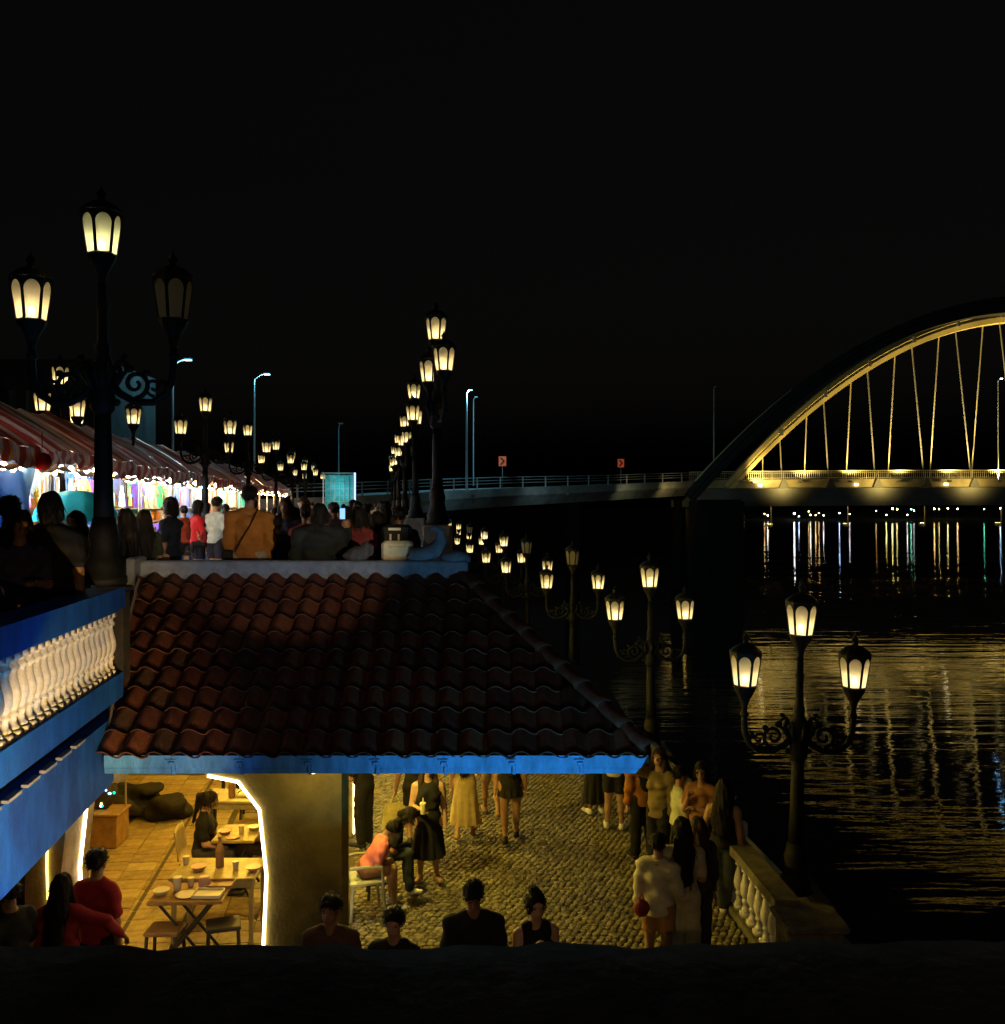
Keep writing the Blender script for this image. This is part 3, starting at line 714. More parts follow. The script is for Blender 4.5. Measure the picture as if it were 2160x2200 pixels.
# ================================================================== tied-arch bridge across the river
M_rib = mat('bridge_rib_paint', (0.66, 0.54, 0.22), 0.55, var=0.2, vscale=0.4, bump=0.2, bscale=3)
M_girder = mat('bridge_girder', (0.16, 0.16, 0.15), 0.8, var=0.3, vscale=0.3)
M_deckc = mat('bridge_concrete', (0.40, 0.34, 0.20), 0.8, var=0.4, vscale=0.5, bump=0.3, bscale=4)
M_rail = mat('bridge_rail_metal', (0.55, 0.50, 0.36), 0.5, metal=0.3)
M_cable = mat('bridge_hanger', (0.45, 0.42, 0.32), 0.5)
M_pier = mat('pier_unlit_black', (0.006, 0.006, 0.005), 0.95)  # piers blackened so they read as unlit
br = tag(empty('arch_bridge', (0, 0, 0)), 'lit yellow tied-arch road bridge with slanting hangers over the river', 'bridge')
X0, ZA, HS, ZS = 107.8, 43.9, 62.0, 8.4
YB, YN = 190.0, 172.0
def rib_z(x): return ZA - (ZA - ZS) * ((x - X0) / HS) ** 2
def rib(yc, dx, w, mm, xa=None, xb=None, n=72, name='rib', dz=0.0):
    b = MB(); P = [[], [], [], []]; rows = []
    xa = X0 - HS if xa is None else xa; xb = X0 + HS if xb is None else xb
    for k in range(n + 1):
        x = xa + (xb - xa) * k / n
        t = abs(x - X0) / HS; dzdx = -2 * (ZA - ZS) * (x - X0) / HS ** 2
        nrm = Vector((-dzdx, 0, 1)).normalized(); h = (1.5 - 0.55 * t)
        c = Vector((x + dx, yc, rib_z(x) + dz))
        ring = []
        for (u, v) in ((-h, -w), (-h * .25, -w - .12), (0, -w + .12), (h * .25, -w - .12), (h, -w), (h, w), (-h, w)):
            q = c + nrm * u; ring.append((q.x, q.y + v, q.z))
        ring.append(ring[0]); rows.append(ring)
    b.grid(rows); return b.build(name, mm, br)
rib(YB, 0, 1.1, M_rib)
rib(YN, -11.2, 1.6, mat('near_rib_unlit', (0.03, 0.03, 0.028), 0.9), dz=-2.0)  # near-black colour stands for the rib's unlit face
# bright strip added for the light on the near rib's foot
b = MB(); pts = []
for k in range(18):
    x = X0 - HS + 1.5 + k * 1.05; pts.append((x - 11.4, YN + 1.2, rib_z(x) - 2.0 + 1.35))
b.tube(pts, [0.22 - 0.009 * k for k in range(18)], 6); b.build('rib_light_edge', M_rib, br)
# deck: gently cambered strip with fascia, kerb and railing
def deck_z(x): return 9.9 + 0.45 * (1 - ((x - X0) / 75) ** 2)
b = MB(); g = MB(); P1 = []; P2 = []; P3 = []
for k in range(41):
    x = 38 + k * 3.6
    z = deck_z(x); P1.append([(x, 189.0, z - 1.6), (x, 189.0, z), (x, 189.3, z + 0.12), (x, 201, z + 0.12), (x, 201, z - 1.6)])
    P2.append([(x - 4, 187.4, z - 5.4), (x - 4, 187.4, z - 1.8), (x - 4, 188.9, z - 1.7)]); P3.append([(x - 4, 187.4, z - 5.41), (x - 4, 203, z - 5.41)])
b.grid(P1); b.build('deck', M_deckc, br); g.grid(P2); g.build('girder', M_girder, br); MB().grid(P3).build('soffit', M_deckc, br)
for xx in (40, 56, 72, 88, 104, 120):  # lamps added below the deck to brighten the soffit's reflection
    q = MB(); q.tube([(xx, 194, deck_z(xx) - 5.5), (xx, 194, deck_z(xx) - 8.3)], 0.12, 6); q.lathe([(0.15, -9.9), (0.62, -9.6), (0.66, -9.06), (0.62, -9.06), (0.55, -9.5), (0.1, -9.7)], 14, (xx, 195.2, deck_z(xx))); q.tube([(xx, 194, deck_z(xx) - 8.3), (xx, 194, deck_z(xx) - 9.7), (xx, 195.2, deck_z(xx) - 9.8)], 0.1, 6); q.build('added_under_light', M_girder, br)
    L = lamp_light('added_under_flood', br, (xx, 195.2, deck_z(xx) - 9.25), 5200, (1.0, 0.74, 0.24), 0.08)
r1 = MB()
for z_, rr in ((1.75, 0.09), (1.35, 0.045), (0.35, 0.05)): r1.tube([(38 + k * 3.6, 189.2, deck_z(38 + k * 3.6) + z_) for k in range(41)], rr, 5)
r1.build('railing', M_rail, br)
pk = MB()
for k in range(360):
    x = 38 + k * 0.4; pk.box((x, 189.2, deck_z(x) + 0.85), (0.11 if k % 6 == 0 else 0.05, 0.06, 1.75))
o = pk.build('railing_bars', M_rail, br); o['kind'] = 'stuff'
# hangers: one net leaning each way, with dark clamps where they meet the rib
def hanger(xt, xb, y, mm, r, clamp):
    b = MB(); b.tube([(xt, y, rib_z(xt) - 0.4), (xb, y, deck_z(xb) + 0.1)], r, 6); b.build('hanger', mm, br)
    if clamp:
        b = MB(); b.box((xt, y - 1.35, rib_z(xt) + 0.1), (0.55, 0.5, 1.3)); b.build('clamp', M_girder, br)
        b = MB(); b.slabxz([(xb - 1.0, deck_z(xb) - 1.7), (xb + 1.0, deck_z(xb) - 1.7), (xb + .25, deck_z(xb) + .1), (xb - .25, deck_z(xb) + .1)], 188.2, 188.95); b.build('bracket', M_girder, br)
M_cable2 = mat('bridge_hanger_dull', (0.22, 0.22, 0.22), 0.5)
for k, (pt, pb) in enumerate(((1675, 1680), (1769, 1780), (1863, 1880), (1958, 1985), (2052, 2086), (2146, 2185), (2240, 2280))):
    hanger((pt - 1080) * 0.095, (pb - 1080) * 0.095, YB - 0.2, M_cable2, 0.13, True)
for k, (pt, pb) in enumerate(((1642, 1642), (1737, 1732), (1833, 1822), (1928, 1912), (2023, 2002), (2118, 2092), (2212, 2182))):
    hanger((pt - 1080) * 0.095, (pb - 1080) * 0.095, YB + 0.9, M_cable, 0.12, False)
# piers below the springing
for x in (41.0, 170.0):
    b = MB(); b.bev((x, 181, -5.0), (7, 20, 22.0), 0.4); b.build('pier', M_pier, br)
# floodlights along the deck: fixtures and their light
M_flood = emit('flood_lens', (1.0, 0.80, 0.40), 8.0)
for k, (x, pw) in enumerate(((50.5, 5600), (60, 12000), (70, 21000), (80, 29000), (90, 36000), (100, 40000), (112, 40000))):
    b = MB(); b.box((x, 187.4, deck_z(x) - 0.5), (0.7, 0.5, 0.4)); b.box((x, 188.4, deck_z(x) - 0.6), (0.15, 1.4, 0.12)); fx = b.build('floodlight', M_girder, br)
    L = lamp_light('flood_light', br, (x, 186.6, deck_z(x) - 0.2), pw, (1.0, 0.72, 0.22), 0.4, 'SPOT', None, RAD(115), 0.9)
    aim(L, (x + 3, YB, rib_z(min(x, 107)) * 0.75 + 2))
for k, x in enumerate((52.3, 71.8, 90.0, 106.0)):
    b = MB(); b.box((x, 188.75, deck_z(x) - 1.1), (0.7, 0.3, 0.4)); o = b.build('fascia_light', M_flood, br)
    L = lamp_light('fascia_flood', br, (x + 4, 184.0, deck_z(x) - 1.0), 2300, (1.0, 0.72, 0.2), 0.4, 'SPOT', None, RAD(140), 1.0); aim(L, (x + 4, 189, deck_z(x)))
# ------------------------------------------------------------------ approach viaduct curving in from the left
ap = tag(empty('approach_viaduct', (0, 0, 0)), 'grey concrete approach viaduct curving from the arch bridge to the left bank', 'viaduct')
path = [(41, 188.6, 11.6), (28, 176, 10.9), (15, 162, 10.1), (2, 146, 9.4), (-9, 130, 8.6), (-18, 119, 7.9), (-32, 116, 7.4), (-52, 118, 7.0)]
def smooth_path(P, n=10):
    out = []; P = [Vector(p) for p in P]
    for i in range(len(P) - 1):
        p0, p1, p2, p3 = P[max(i-1,0)], P[i], P[i+1], P[min(i+2, len(P)-1)]
        for k in range(n):
            t = k / n; out.append(0.5 * ((2*p1) + (p2-p0)*t + (2*p0-5*p1+4*p2-p3)*t*t + (3*p1-p0-3*p2+p3)*t**3))
    return out + [P[-1]]
SP = smooth_path(path)
M_appr = mat('viaduct_concrete', (0.30, 0.31, 0.30), 0.85, var=0.45, vscale=0.5, bump=0.3, bscale=4)
rows = []; side_pts = []
for i, q in enumerate(SP):
    t = (SP[min(i+1, len(SP)-1)] - SP[max(i-1, 0)]); nrm = Vector((t.y, -t.x, 0)).normalized()
    if nrm.y > 0: nrm = -nrm
    back = -nrm
    rows.append([tuple(q + back*1.5 + Vector((0,0,-4.6))), tuple(q + back*.6 + Vector((0,0,-3.4))), tuple(q + Vector((0,0,-2.9))), tuple(q + Vector((0,0,-1.7))), tuple(q + back*9 + Vector((0,0,-1.7))), tuple(q + back*9 + Vector((0,0,-4.4)))])
    side_pts.append(q)
b = MB(); b.grid(rows); b.build('deck', M_appr, ap)
b = MB()
for dz in (0.0, -0.45, -0.9): b.tube([q + Vector((0, 0.2, dz)) for q in SP], 0.07, 5)
b.build('railing', M_appr, ap)
for i in range(2, len(SP), 3):
    b = MB(); b.box(SP[i] + Vector((0, 0.25, -0.85)), (0.22, 0.22, 1.7)); b.build('post', M_appr, ap)
for i in (5, 22, 40, 56):
    q = SP[i]; b = MB(); b.lathe([(1.3, -12), (1.2, q.z - 5.5), (2.2, q.z - 4.4)], 12, (q.x, q.y + 5, 0)); b.build('pier', M_pier, ap)
# chevron signs and tall lamps on the viaduct
M_sg = mat('sign_red', (0.55, 0.06, 0.02), 0.5); M_sgw = mat('sign_white', (0.75, 0.70, 0.62), 0.5); M_sgk = mat('sign_black', (0.02, 0.02, 0.02), 0.5)
M_sge = bpy.data.materials.new('sign_red_glow'); M_sge.use_nodes = True
pb_ = M_sge.node_tree.nodes['Principled BSDF']; pb_.inputs['Base Color'].default_value = (0.75, 0.10, 0.03, 1); pb_.inputs['Emission Color'].default_value = (0.9, 0.14, 0.05, 1); pb_.inputs['Emission Strength'].default_value = 0.2  # glow added for the light the panel throws back
for k, (x, y, z, s, lab, mm) in enumerate(((0.0, 143.5, 10.35, 1.0, 'red chevron road sign on the viaduct beside the tall lamp', M_sge), (21.5, 169.0, 11.2, 1.0, 'red chevron road sign on the viaduct nearest the arch bridge', M_sge), (-13.6, 119.5, 9.0, 0.9, 'pale chevron road sign seen past the black lamp poles', M_sgw))):
    t = tag(empty('road_sign', (x, y, z)), lab, 'road sign', 'chevron signs on the viaduct')
    t.scale = (s, s, s)
    MB().box((0, 0.06, -1.1), (0.12, 0.08, 4.0)).build('post', M_girder, t)
    MB().bev((0, 0, 1.4), (1.15, 0.06, 1.5), 0.05).build('panel', mm, t)
    MB().slabxz([(-0.42, 0.85), (-0.1, 0.85), (0.38, 1.4), (-0.1, 1.95), (-0.42, 1.95), (0.06, 1.4)], -0.06, -0.034).build('chevron', M_sgk, t)
M_pole = mat('galvanised_pole', (0.40, 0.46, 0.48), 0.5, var=0.2, vscale=2, metal=0.4)
M_ledc = emit('led_head_cold', (0.16, 0.70, 1.0), 9.0)
def tall_lamp(label, x, y, z0, h, arm, head=True, power=0, r=0.11, lens=None):
    t = tag(empty('road_lamp', (x, y, z0)), label, 'road lamp', 'tall cold road lamps')
    MB().tube([(0, 0, 0), (0, 0, h * 0.6), (0, 0, h), (arm * 0.5, 0, h + 0.35), (arm, 0, h + 0.45)], [r, r * .8, r * .6, r * .45, r * .4], 8).build('pole', M_pole, t)
    MB().bev((arm * 1.05, 0, h + 0.46), (0.5, 0.3, 0.14), 0.04).build('head', M_pole, t)
    if head:
        MB().bev((arm * 1.05, -0.05, h + 0.365), (0.42, 0.26, 0.05), 0.02).build('lens', lens or M_ledc, t)
        if power: lamp_light('road_lamp_light', t, (arm, 0, h + 0.2), power, (0.25, 0.78, 1.0), 0.15)
tall_lamp('tall cold white road lamp on the viaduct right of the black lamp poles', -5.2, 135, 7.0, 14.3, 0.6, True, 6000, 0.2)
tall_lamp('dim unlit road pole right of the tall lit viaduct lamp', -4.55, 146, 8.0, 13.5, 0.4, False, 0, 0.10)
tall_lamp('cold road lamp standing behind the striped market canopies', -20.2, 57, 3.3, 10.2, 0.9, True, 300, 0.09)
tall_lamp('cold road lamp behind the far end of the market row', -18.4, 69, 3.3, 11.0, 0.9, True, 300, 0.09)
tall_lamp('thin grey road pole left of the teal booth', -16.2, 92, 4.0, 8.6, 0.2, False, 0, 0.10)
tall_lamp('lone slim pole beside the foot of the lit bridge arch', 44.5, 196, 9.0, 20.5, 0.3, False, 0, 0.20)
tall_lamp('cold blue-white road lamp on the bridge deck at the frame edge', 99.6, 187.0, 10.0, 20.0, 0.6, True, 0, 0.12, emit('led_head_blue', (0.12, 0.5, 1.0), 160.0))
# shrink bridge and approach about the camera to shift their reflection in the water
BS = 0.537
done = set()
def shrink_about_camera(root):
    at = Vector(root.location); q = Vector((0, 0, 5)) if at.length < 1e-6 else None
    if q is None: root.location = Vector((at.x * BS, at.y * BS, 5 + (at.z - 5) * BS))
    for c in root.children:
        if c.type == 'MESH':
            if c.data.name in done: continue
            done.add(c.data.name)
            n = len(c.data.vertices); a = np.zeros(n * 3); c.data.vertices.foreach_get('co', a); a = a.reshape(-1, 3)
            a = (a - (0, 0, 5)) * BS + (0, 0, 5) if q is not None else a * BS
            c.data.vertices.foreach_set('co', a.ravel()); c.data.update()
        elif c.type == 'LIGHT':
            v = Vector(c.location); c.location = (v - q) * BS + q if q is not None else v * BS
            c.data.energy *= BS * BS; c.data.shadow_soft_size *= BS
for xx, yy_, zz, pw, cc_ in ((33, 176, 9.5, 260, (1.0, 0.75, 0.25)), (24, 166, 9.0, 200, (0.9, 0.85, 0.45)), (10, 143, 8.5, 420, (0.5, 0.8, 0.9)), (-4, 125, 8.0, 420, (0.4, 0.8, 1.0))):  # lamps added to brighten the side of the viaduct
    b = MB(); b.tube([(xx, yy_ + 4, zz - 2.6), (xx, yy_, zz - 2.0)], 0.08, 6); b.box((xx, yy_, zz - 1.8), (0.5, 0.3, 0.3)); b.build('added_side_light', M_girder, ap)
    L = lamp_light('added_side_flood', ap, (xx, yy_ + 0.6, zz - 1.6), pw, cc_, 0.1, 'SPOT', None, RAD(150), 0.8); aim(L, (xx, yy_ + 8, zz - 1.0))
for root in [br, ap] + [o for o in COL.objects if o.parent is None and (o.name.startswith('road_sign') or (o.name.startswith('road_lamp') and o.location.y > 100))]: shrink_about_camera(root)
# ------------------------------------------------------------------ lights along the far bank
shore = [(1548, -0.3, 'g', 0.35), (1569, -0.4, 'g', 0.3), (1598, -0.3, 'w', 0.3), (1643, 0.9, 'o', 0.35), (1650, 0.2, 'w', 0.5), (1707, 1.0, 'w', 1.3), (1717, -0.2, 'b', 0.4), (1738, 2.0, 'o', 0.4), (1742, 0.5, 'w', 0.5), (1753, 0.3, 'o', 0.45), (1760, 1.2, 'o', 0.35), (1770, 0.2, 'w', 0.3), (1804, 1.3, 'b', 0.7), (1826, 0.8, 'w', 0.35),
         (1883, 2.2, 'o', 0.25), (1905, 0.4, 'y', 0.5), (1918, 3.2, 'y', 1.3), (1928, 3.0, 'y', 0.9), (1950, 0.5, 'w', 0.35), (1958, 3.0, 'g', 0.8), (1964, 2.4, 'w', 0.3), (2008, 3.2, 'o', 1.0), (2018, 3.0, 'y', 0.6), (2037, 3.3, 'y', 0.9), (2058, 3.1, 'o', 1.1), (2115, 3.0, 'g', 0.6), (2150, 3.4, 'b', 1.0)]
SCOL = {'g': (0.2, 1.0, 0.6), 'w': (1.0, 0.92, 0.85), 'o': (1.0, 0.6, 0.2), 'y': (1.0, 0.85, 0.25), 'b': (0.5, 0.75, 1.0), 'r': (1.0, 0.1, 0.1)}
SNAME = {'g': 'green', 'w': 'white', 'o': 'orange', 'y': 'yellow', 'b': 'bluish', 'r': 'red'}
seen = {}
for i, (px, z, c, s) in enumerate(shore):
    seen[c] = seen.get(c, 0) + 1
    x = (px - 1080) * 0.27; z = 5 - (5 - z) * 1.295
    t = tag(empty('shore_lamp', (x, 540, -3.4)), '%s %s light on the far bank counted from the left' % (ORD[seen[c] - 1], SNAME[c]), 'shore lamp', 'lights along the far bank')
    h = z + 3.4
    MB().tube([(0, 0, 0), (0, 0, h)], 0.05, 5).build('post', M_girder, t)
    MB().ball((0, -0.1, h + 0.2), (0.28 + 0.15 * s, 0.26, 0.26 + 0.13 * s), 8, 6).build('globe', emit('shore_glow_' + c + str(int(s * 10)), SCOL[c], 10 + 30 * s), t, smooth=True)
# ================================================================== market stalls on the upper promenade
def striped(name, ca, cb, freq, axis='X', grime=0.35):
    if name in MATS: return MATS[name]
    m = bpy.data.materials.new(name); m.use_nodes = True; nt = m.node_tree; p = nt.nodes['Principled BSDF']
    tc = nt.nodes.new('ShaderNodeTexCoord'); sx = nt.nodes.new('ShaderNodeSeparateXYZ'); nt.links.new(tc.outputs['Object'], sx.inputs[0])
    mu = nt.nodes.new('ShaderNodeMath'); mu.operation = 'MULTIPLY'; mu.inputs[1].default_value = freq; nt.links.new(sx.outputs[axis], mu.inputs[0])
    fr = nt.nodes.new('ShaderNodeMath'); fr.operation = 'FRACT'; nt.links.new(mu.outputs[0], fr.inputs[0])
    gt = nt.nodes.new('ShaderNodeMath'); gt.operation = 'GREATER_THAN'; gt.inputs[1].default_value = 0.5; nt.links.new(fr.outputs[0], gt.inputs[0])
    mx = nt.nodes.new('ShaderNodeMix'); mx.data_type = 'RGBA'; mx.inputs['A'].default_value = (*ca, 1); mx.inputs['B'].default_value = (*cb, 1); nt.links.new(gt.outputs[0], mx.inputs['Factor'])
    nz = nt.nodes.new('ShaderNodeTexNoise'); nz.inputs['Scale'].default_value = 3.5; nz.inputs['Detail'].default_value = 6; nt.links.new(tc.outputs['Object'], nz.inputs['Vector'])
    mr = nt.nodes.new('ShaderNodeMapRange'); mr.inputs['From Min'].default_value = 0.3; mr.inputs['From Max'].default_value = 0.7; mr.inputs['To Min'].default_value = 1 - grime; mr.inputs['To Max'].default_value = 1.0; nt.links.new(nz.outputs['Fac'], mr.inputs[0])
    m2 = nt.nodes.new('ShaderNodeMix'); m2.data_type = 'RGBA'; m2.blend_type = 'MULTIPLY'; m2.inputs['Factor'].default_value = 1.0
    nt.links.new(mx.outputs['Result'], m2.inputs['A']); nt.links.new(mr.outputs[0], m2.inputs['B'])
    nt.links.new(m2.outputs['Result'], p.inputs['Base Color']); p.inputs['Roughness'].default_value = 0.55
    # thin cloth: a little of the stall's light comes through it
    tr = nt.nodes.new('ShaderNodeBsdfTranslucent'); nt.links.new(m2.outputs['Result'], tr.inputs[0])
    ms = nt.nodes.new('ShaderNodeMixShader'); ms.inputs[0].default_value = 0.04
    nt.links.new(p.outputs[0], ms.inputs[1]); nt.links.new(tr.outputs[0], ms.inputs[2])
    nt.links.new(ms.outputs[0], nt.nodes['Material Output'].inputs[0])
    MATS[name] = m; return m
def thin_cloth(name, col, through):
    m = mat(name, col, 0.5, var=0.2, vscale=5, bump=0.3, bscale=20); nt = m.node_tree; p = nt.nodes['Principled BSDF']
    tr = nt.nodes.new('ShaderNodeBsdfTranslucent'); tr.inputs[0].default_value = (*col, 1)
    ms = nt.nodes.new('ShaderNodeMixShader'); ms.inputs[0].default_value = through
    nt.links.new(p.outputs[0], ms.inputs[1]); nt.links.new(tr.outputs[0], ms.inputs[2]); nt.links.new(ms.outputs[0], nt.nodes['Material Output'].inputs[0]); return m
M_strA = striped('canopy_red_white_wide', (0.26, 0.03, 0.025), (0.40, 0.33, 0.30), 1.9)
M_strB = striped('canopy_red_white_narrow', (0.24, 0.03, 0.03), (0.36, 0.29, 0.27), 3.6)
M_steel = mat('stall_post_steel', (0.45, 0.40, 0.32), 0.45, metal=0.5)
M_bulbw = emit('market_bulb_warm', (1.0, 0.55, 0.18), 60.0)
M_tubec = emit('market_tube_cold', (0.55, 0.9, 1.0), 22.0)
M_tubew = emit('market_tube_warm', (1.0, 0.70, 0.35), 22.0)
GOODCOL = {'red': (0.65, 0.04, 0.03), 'pink': (0.85, 0.25, 0.35), 'orange': (0.85, 0.30, 0.05), 'yellow': (0.85, 0.65, 0.08), 'green': (0.10, 0.50, 0.15), 'teal': (0.05, 0.55, 0.60), 'blue': (0.06, 0.20, 0.75), 'purple': (0.35, 0.12, 0.60), 'white': (0.80, 0.78, 0.74), 'brown': (0.30, 0.15, 0.06)}
GM = {k: mat('goods_' + k, v, 0.5, var=0.25, vscale=14, bump=0.1) for k, v in GOODCOL.items()}

def good_plush(r):
    b = MB(); b.ball((0, 0, 0.13), (0.11, 0.09, 0.13), 10, 7); b.ball((0, -0.02, 0.31), (0.095, 0.085, 0.09), 10, 7)
    for s in (-1, 1):
        b.ball((s*0.075, 0, 0.39), (0.035, 0.02, 0.04), 7, 5); b.ball((s*0.12, -0.03, 0.18), (0.04, 0.04, 0.085), 7, 5); b.ball((s*0.07, -0.08, 0.04), (0.045, 0.07, 0.04), 7, 5)
    b.ball((0, -0.10, 0.29), (0.04, 0.03, 0.03), 7, 5); return b
def good_crate(r):
    b = MB(); w, d, h = 0.42, 0.30, 0.24
    for z in (0.03, 0.115, 0.20):
        b.box((0, -d/2, z), (w, 0.015, 0.06)); b.box((0, d/2, z), (w, 0.015, 0.06)); b.box((-w/2, 0, z), (0.015, d, 0.06)); b.box((w/2, 0, z), (0.015, d, 0.06))
    b.box((0, 0, 0.01), (w, d, 0.015))
    for k in range(12): b.ball((r.uniform(-.16, .16), r.uniform(-.10, .10), r.uniform(0.20, 0.27)), 0.05, 7, 5)
    return b
def good_bag(r):
    b = MB(); P = []
    for k in range(6):
        t = k / 5; w = 0.15 - 0.03 * t; P.append([(w*math.cos(a), 0.05*math.sin(a)*(1-.6*t), 0.32*t) for a in np.linspace(0, 2*math.pi, 13)])
    b.grid(P); b.tube([(-0.07, 0, 0.31), (-0.06, 0, 0.45), (0, 0, 0.50), (0.06, 0, 0.45), (0.07, 0, 0.31)], 0.008, 5); return b
def good_jar(r):
    return MB().lathe([(0.07, 0), (0.08, 0.02), (0.08, 0.17), (0.055, 0.20), (0.055, 0.215), (0.062, 0.22), (0.062, 0.255), (0.03, 0.26)], 12)
def good_shirt(r):
    b = MB(); P = []
    for k in range(8):
        t = k / 7; w = 0.24 - 0.05 * t * (1 - t); P.append([(w*(u), 0.03*math.cos(u*6 + t*3), -0.62*t) for u in np.linspace(-1, 1, 11)])
    b.grid(P, (0, 0.02, 0))
    for s in (-1, 1): b.grid([[(s*(0.22 + 0.14*q), 0.0, -0.02 - 0.16*q - 0.16*v) for v in (0, .5, 1)] for q in (0, .5, 1)], (0, 0.02, 0))
    b.tube([(0, 0.01, 0.10), (0.02, 0.01, 0.06), (0, 0.01, 0.02)], 0.006, 4); return b
def good_ball(r):
    b = MB(); b.ball((0, 0, 0.15), 0.15, 12, 9); b.lathe([(0.02, 0.295), (0.025, 0.31), (0.01, 0.325)], 8); return b
def good_box(r):
    b = MB(); w, h = r.uniform(.22, .34), r.uniform(.18, .36); b.bev((0, 0, h/2), (w, 0.2, h), 0.012); b.box((0, -0.102, h*0.62), (w*0.72, 0.004, h*0.35)); b.box((0, 0, h + 0.004), (0.04, 0.2, 0.008)); return b
def good_bottle(r):
    return MB().lathe([(0.045, 0), (0.05, 0.01), (0.05, 0.20), (0.03, 0.26), (0.018, 0.29), (0.018, 0.33), (0.022, 0.335), (0.022, 0.36)], 10)
GOODS = {'plush_toy': (good_plush, 'plush toy', 'toy'), 'fruit_crate': (good_crate, 'crate heaped with round fruit', 'crate'), 'shopping_bag': (good_bag, 'cloth bag with a loop handle', 'bag'), 'glass_jar': (good_jar, 'lidded jar', 'jar'), 'hanging_shirt': (good_shirt, 'shirt on a hanger', 'shirt'), 'toy_ball': (good_ball, 'round toy ball', 'ball'), 'carton': (good_box, 'printed carton', 'carton'), 'bottle': (good_bottle, 'drink bottle', 'bottle')}
used_labels = set()
SX0, SY0 = -7.25, 14.0
def stall(i, y, w, light, col, strip, kinds):
    x = al(SX0, SY0, y)
    t = tag(empty('market_stall', (x, y, DECK), DANG), 'striped market stall, ' + ORD[i] + ' from the near end of the row', 'stall', 'market stalls along the upper promenade')
    r = random.Random(100 + i)
    H0, H1 = 2.50, 3.42
    for (px, py) in ((0.05, 0.0), (w - 0.05, 0.0), (0.05, 1.9), (w - 0.05, 1.9)):
        MB().tube([(px, py, 0), (px, py, 2.6)], 0.022, 7).build('post', M_steel, t)
    # canopy: sagging sheet from front eave to ridge and down the back
    ph = r.uniform(0, 6); P = []
    for a in range(15):
        u = a / 14; X = -0.12 + (w + 0.24) * u; rowp = []
        for k in range(11):
            v = k / 10; Y = -0.55 + 2.9 * v
            z = H0 + (H1 - H0) * (1 - abs(v - 0.5) * 2) ** 0.9 if v < 0.5 else H0 + (H1 - H0) * (1 - (v - 0.5) * 2)
            sag = -0.10 * math.sin(math.pi * u) * (1 - abs(v - .5)) + 0.025 * math.sin(u * 17 + ph + v * 3) + 0.02 * math.sin(u * 31 + v * 9)
            rowp.append((X, Y, z + sag))
        P.append(rowp)
    MB().grid(P).build('canopy', strip, t, smooth=True)
    # valance with a scalloped lower edge
    P = []
    for a in range(46):
        u = a / 45; X = -0.12 + (w + 0.24) * u
        zt = H0 - 0.10 * math.sin(math.pi * u) * 0.5 + 0.025 * math.sin(u * 17 + ph); d = 0.20 + 0.06 * abs(math.sin(u * 9 * math.pi)) + 0.05 * math.sin(u * 5 + ph)
        P.append([(X, -0.555 + 0.02 * math.sin(u * 40), zt), (X, -0.57 + 0.03 * math.sin(u * 36 + 1), zt - d * .5), (X, -0.56 + 0.04 * math.sin(u * 33), zt - d)])
    MB().grid(P).build('valance', M_strB if strip is M_strA else M_strA, t, smooth=True)
    # crumpled clear sheet rolled under the eave
    M_clear = mat('rolled_plastic_sheet', (0.55, 0.58, 0.60), 0.18, var=0.3, vscale=6, bump=0.9, bscale=12, spec=0.8)
    MB().tube([(w*u, -0.45 + 0.03*math.sin(u*9+ph), 2.22 - 0.07*math.sin(math.pi*u*2+ph)**2) for u in np.linspace(0, 1, 18)], [0.035 + 0.018*math.sin(k*2.1+ph) for k in range(18)], 7).build('rolled_sheet', M_clear, t, smooth=True)
    # counter with cloth skirt and a back shelf
    cc = r.choice(['red', 'blue', 'teal', 'white', 'purple', 'orange'])
    MB().bev((w/2, 0.30, 0.83), (w - 0.2, 0.62, 0.05), 0.01).build('counter_top', M_steel, t)
    P = [[(0.1 + (w-0.2)*u, -0.012 + 0.02*math.sin(u*60), 0.80 - 0.72*v) for v in (0, .4, .8, 1)] for u in np.linspace(0, 1, 48)]
    MB().grid(P).build('counter_skirt', GM[cc], t, smooth=True)
    bc = r.choice(['orange', 'yellow', 'white', 'pink', 'teal', 'blue'])
    P = [[(w*u, 1.92 + 0.03*math.sin(u*22+ph), 2.45 - 2.4*v) for v in np.linspace(0, 1, 5)] for u in np.linspace(0, 1, 26)]
    MB().grid(P).build('back_cloth', GM[bc], t, smooth=True)
    for z in (1.15, 1.55):
        MB().box((w/2, 1.70, z), (w - 0.1, 0.32, 0.03)).build('shelf', M_steel, t)
    # string of bulbs under the eave, or a tube
    n = 9
    wire = []
    for k in range(n):
        u = (k + 0.5) / n; zb = 2.26 - 0.10 * math.sin(math.pi * ((u * 2) % 1)); wire.append((w*u, -0.36, zb + 0.07))
        MB().ball((w*u, -0.36, zb), (0.05, 0.05, 0.062), 8, 6).build('bulb', M_bulbw if light != 'cold' or k % 3 else M_tubec, t, smooth=True)
    MB().tube(wire, 0.006, 4).build('bulb_wire', M_iron, t)
    MB().tube([(w*0.2, 0.5, 2.32), (w*0.8, 0.5, 2.32)], 0.022, 8).build('tube_lamp', M_tubec if light == 'cold' else M_tubew, t)
    lamp_light('stall_light', t, (w/2, 0.45, 2.12), col[3] * 0.8, col[:3], 0.18)
    # goods: on the counter, on the shelves and hung from the front bar
    ca, sa = math.cos(DANG), math.sin(DANG)
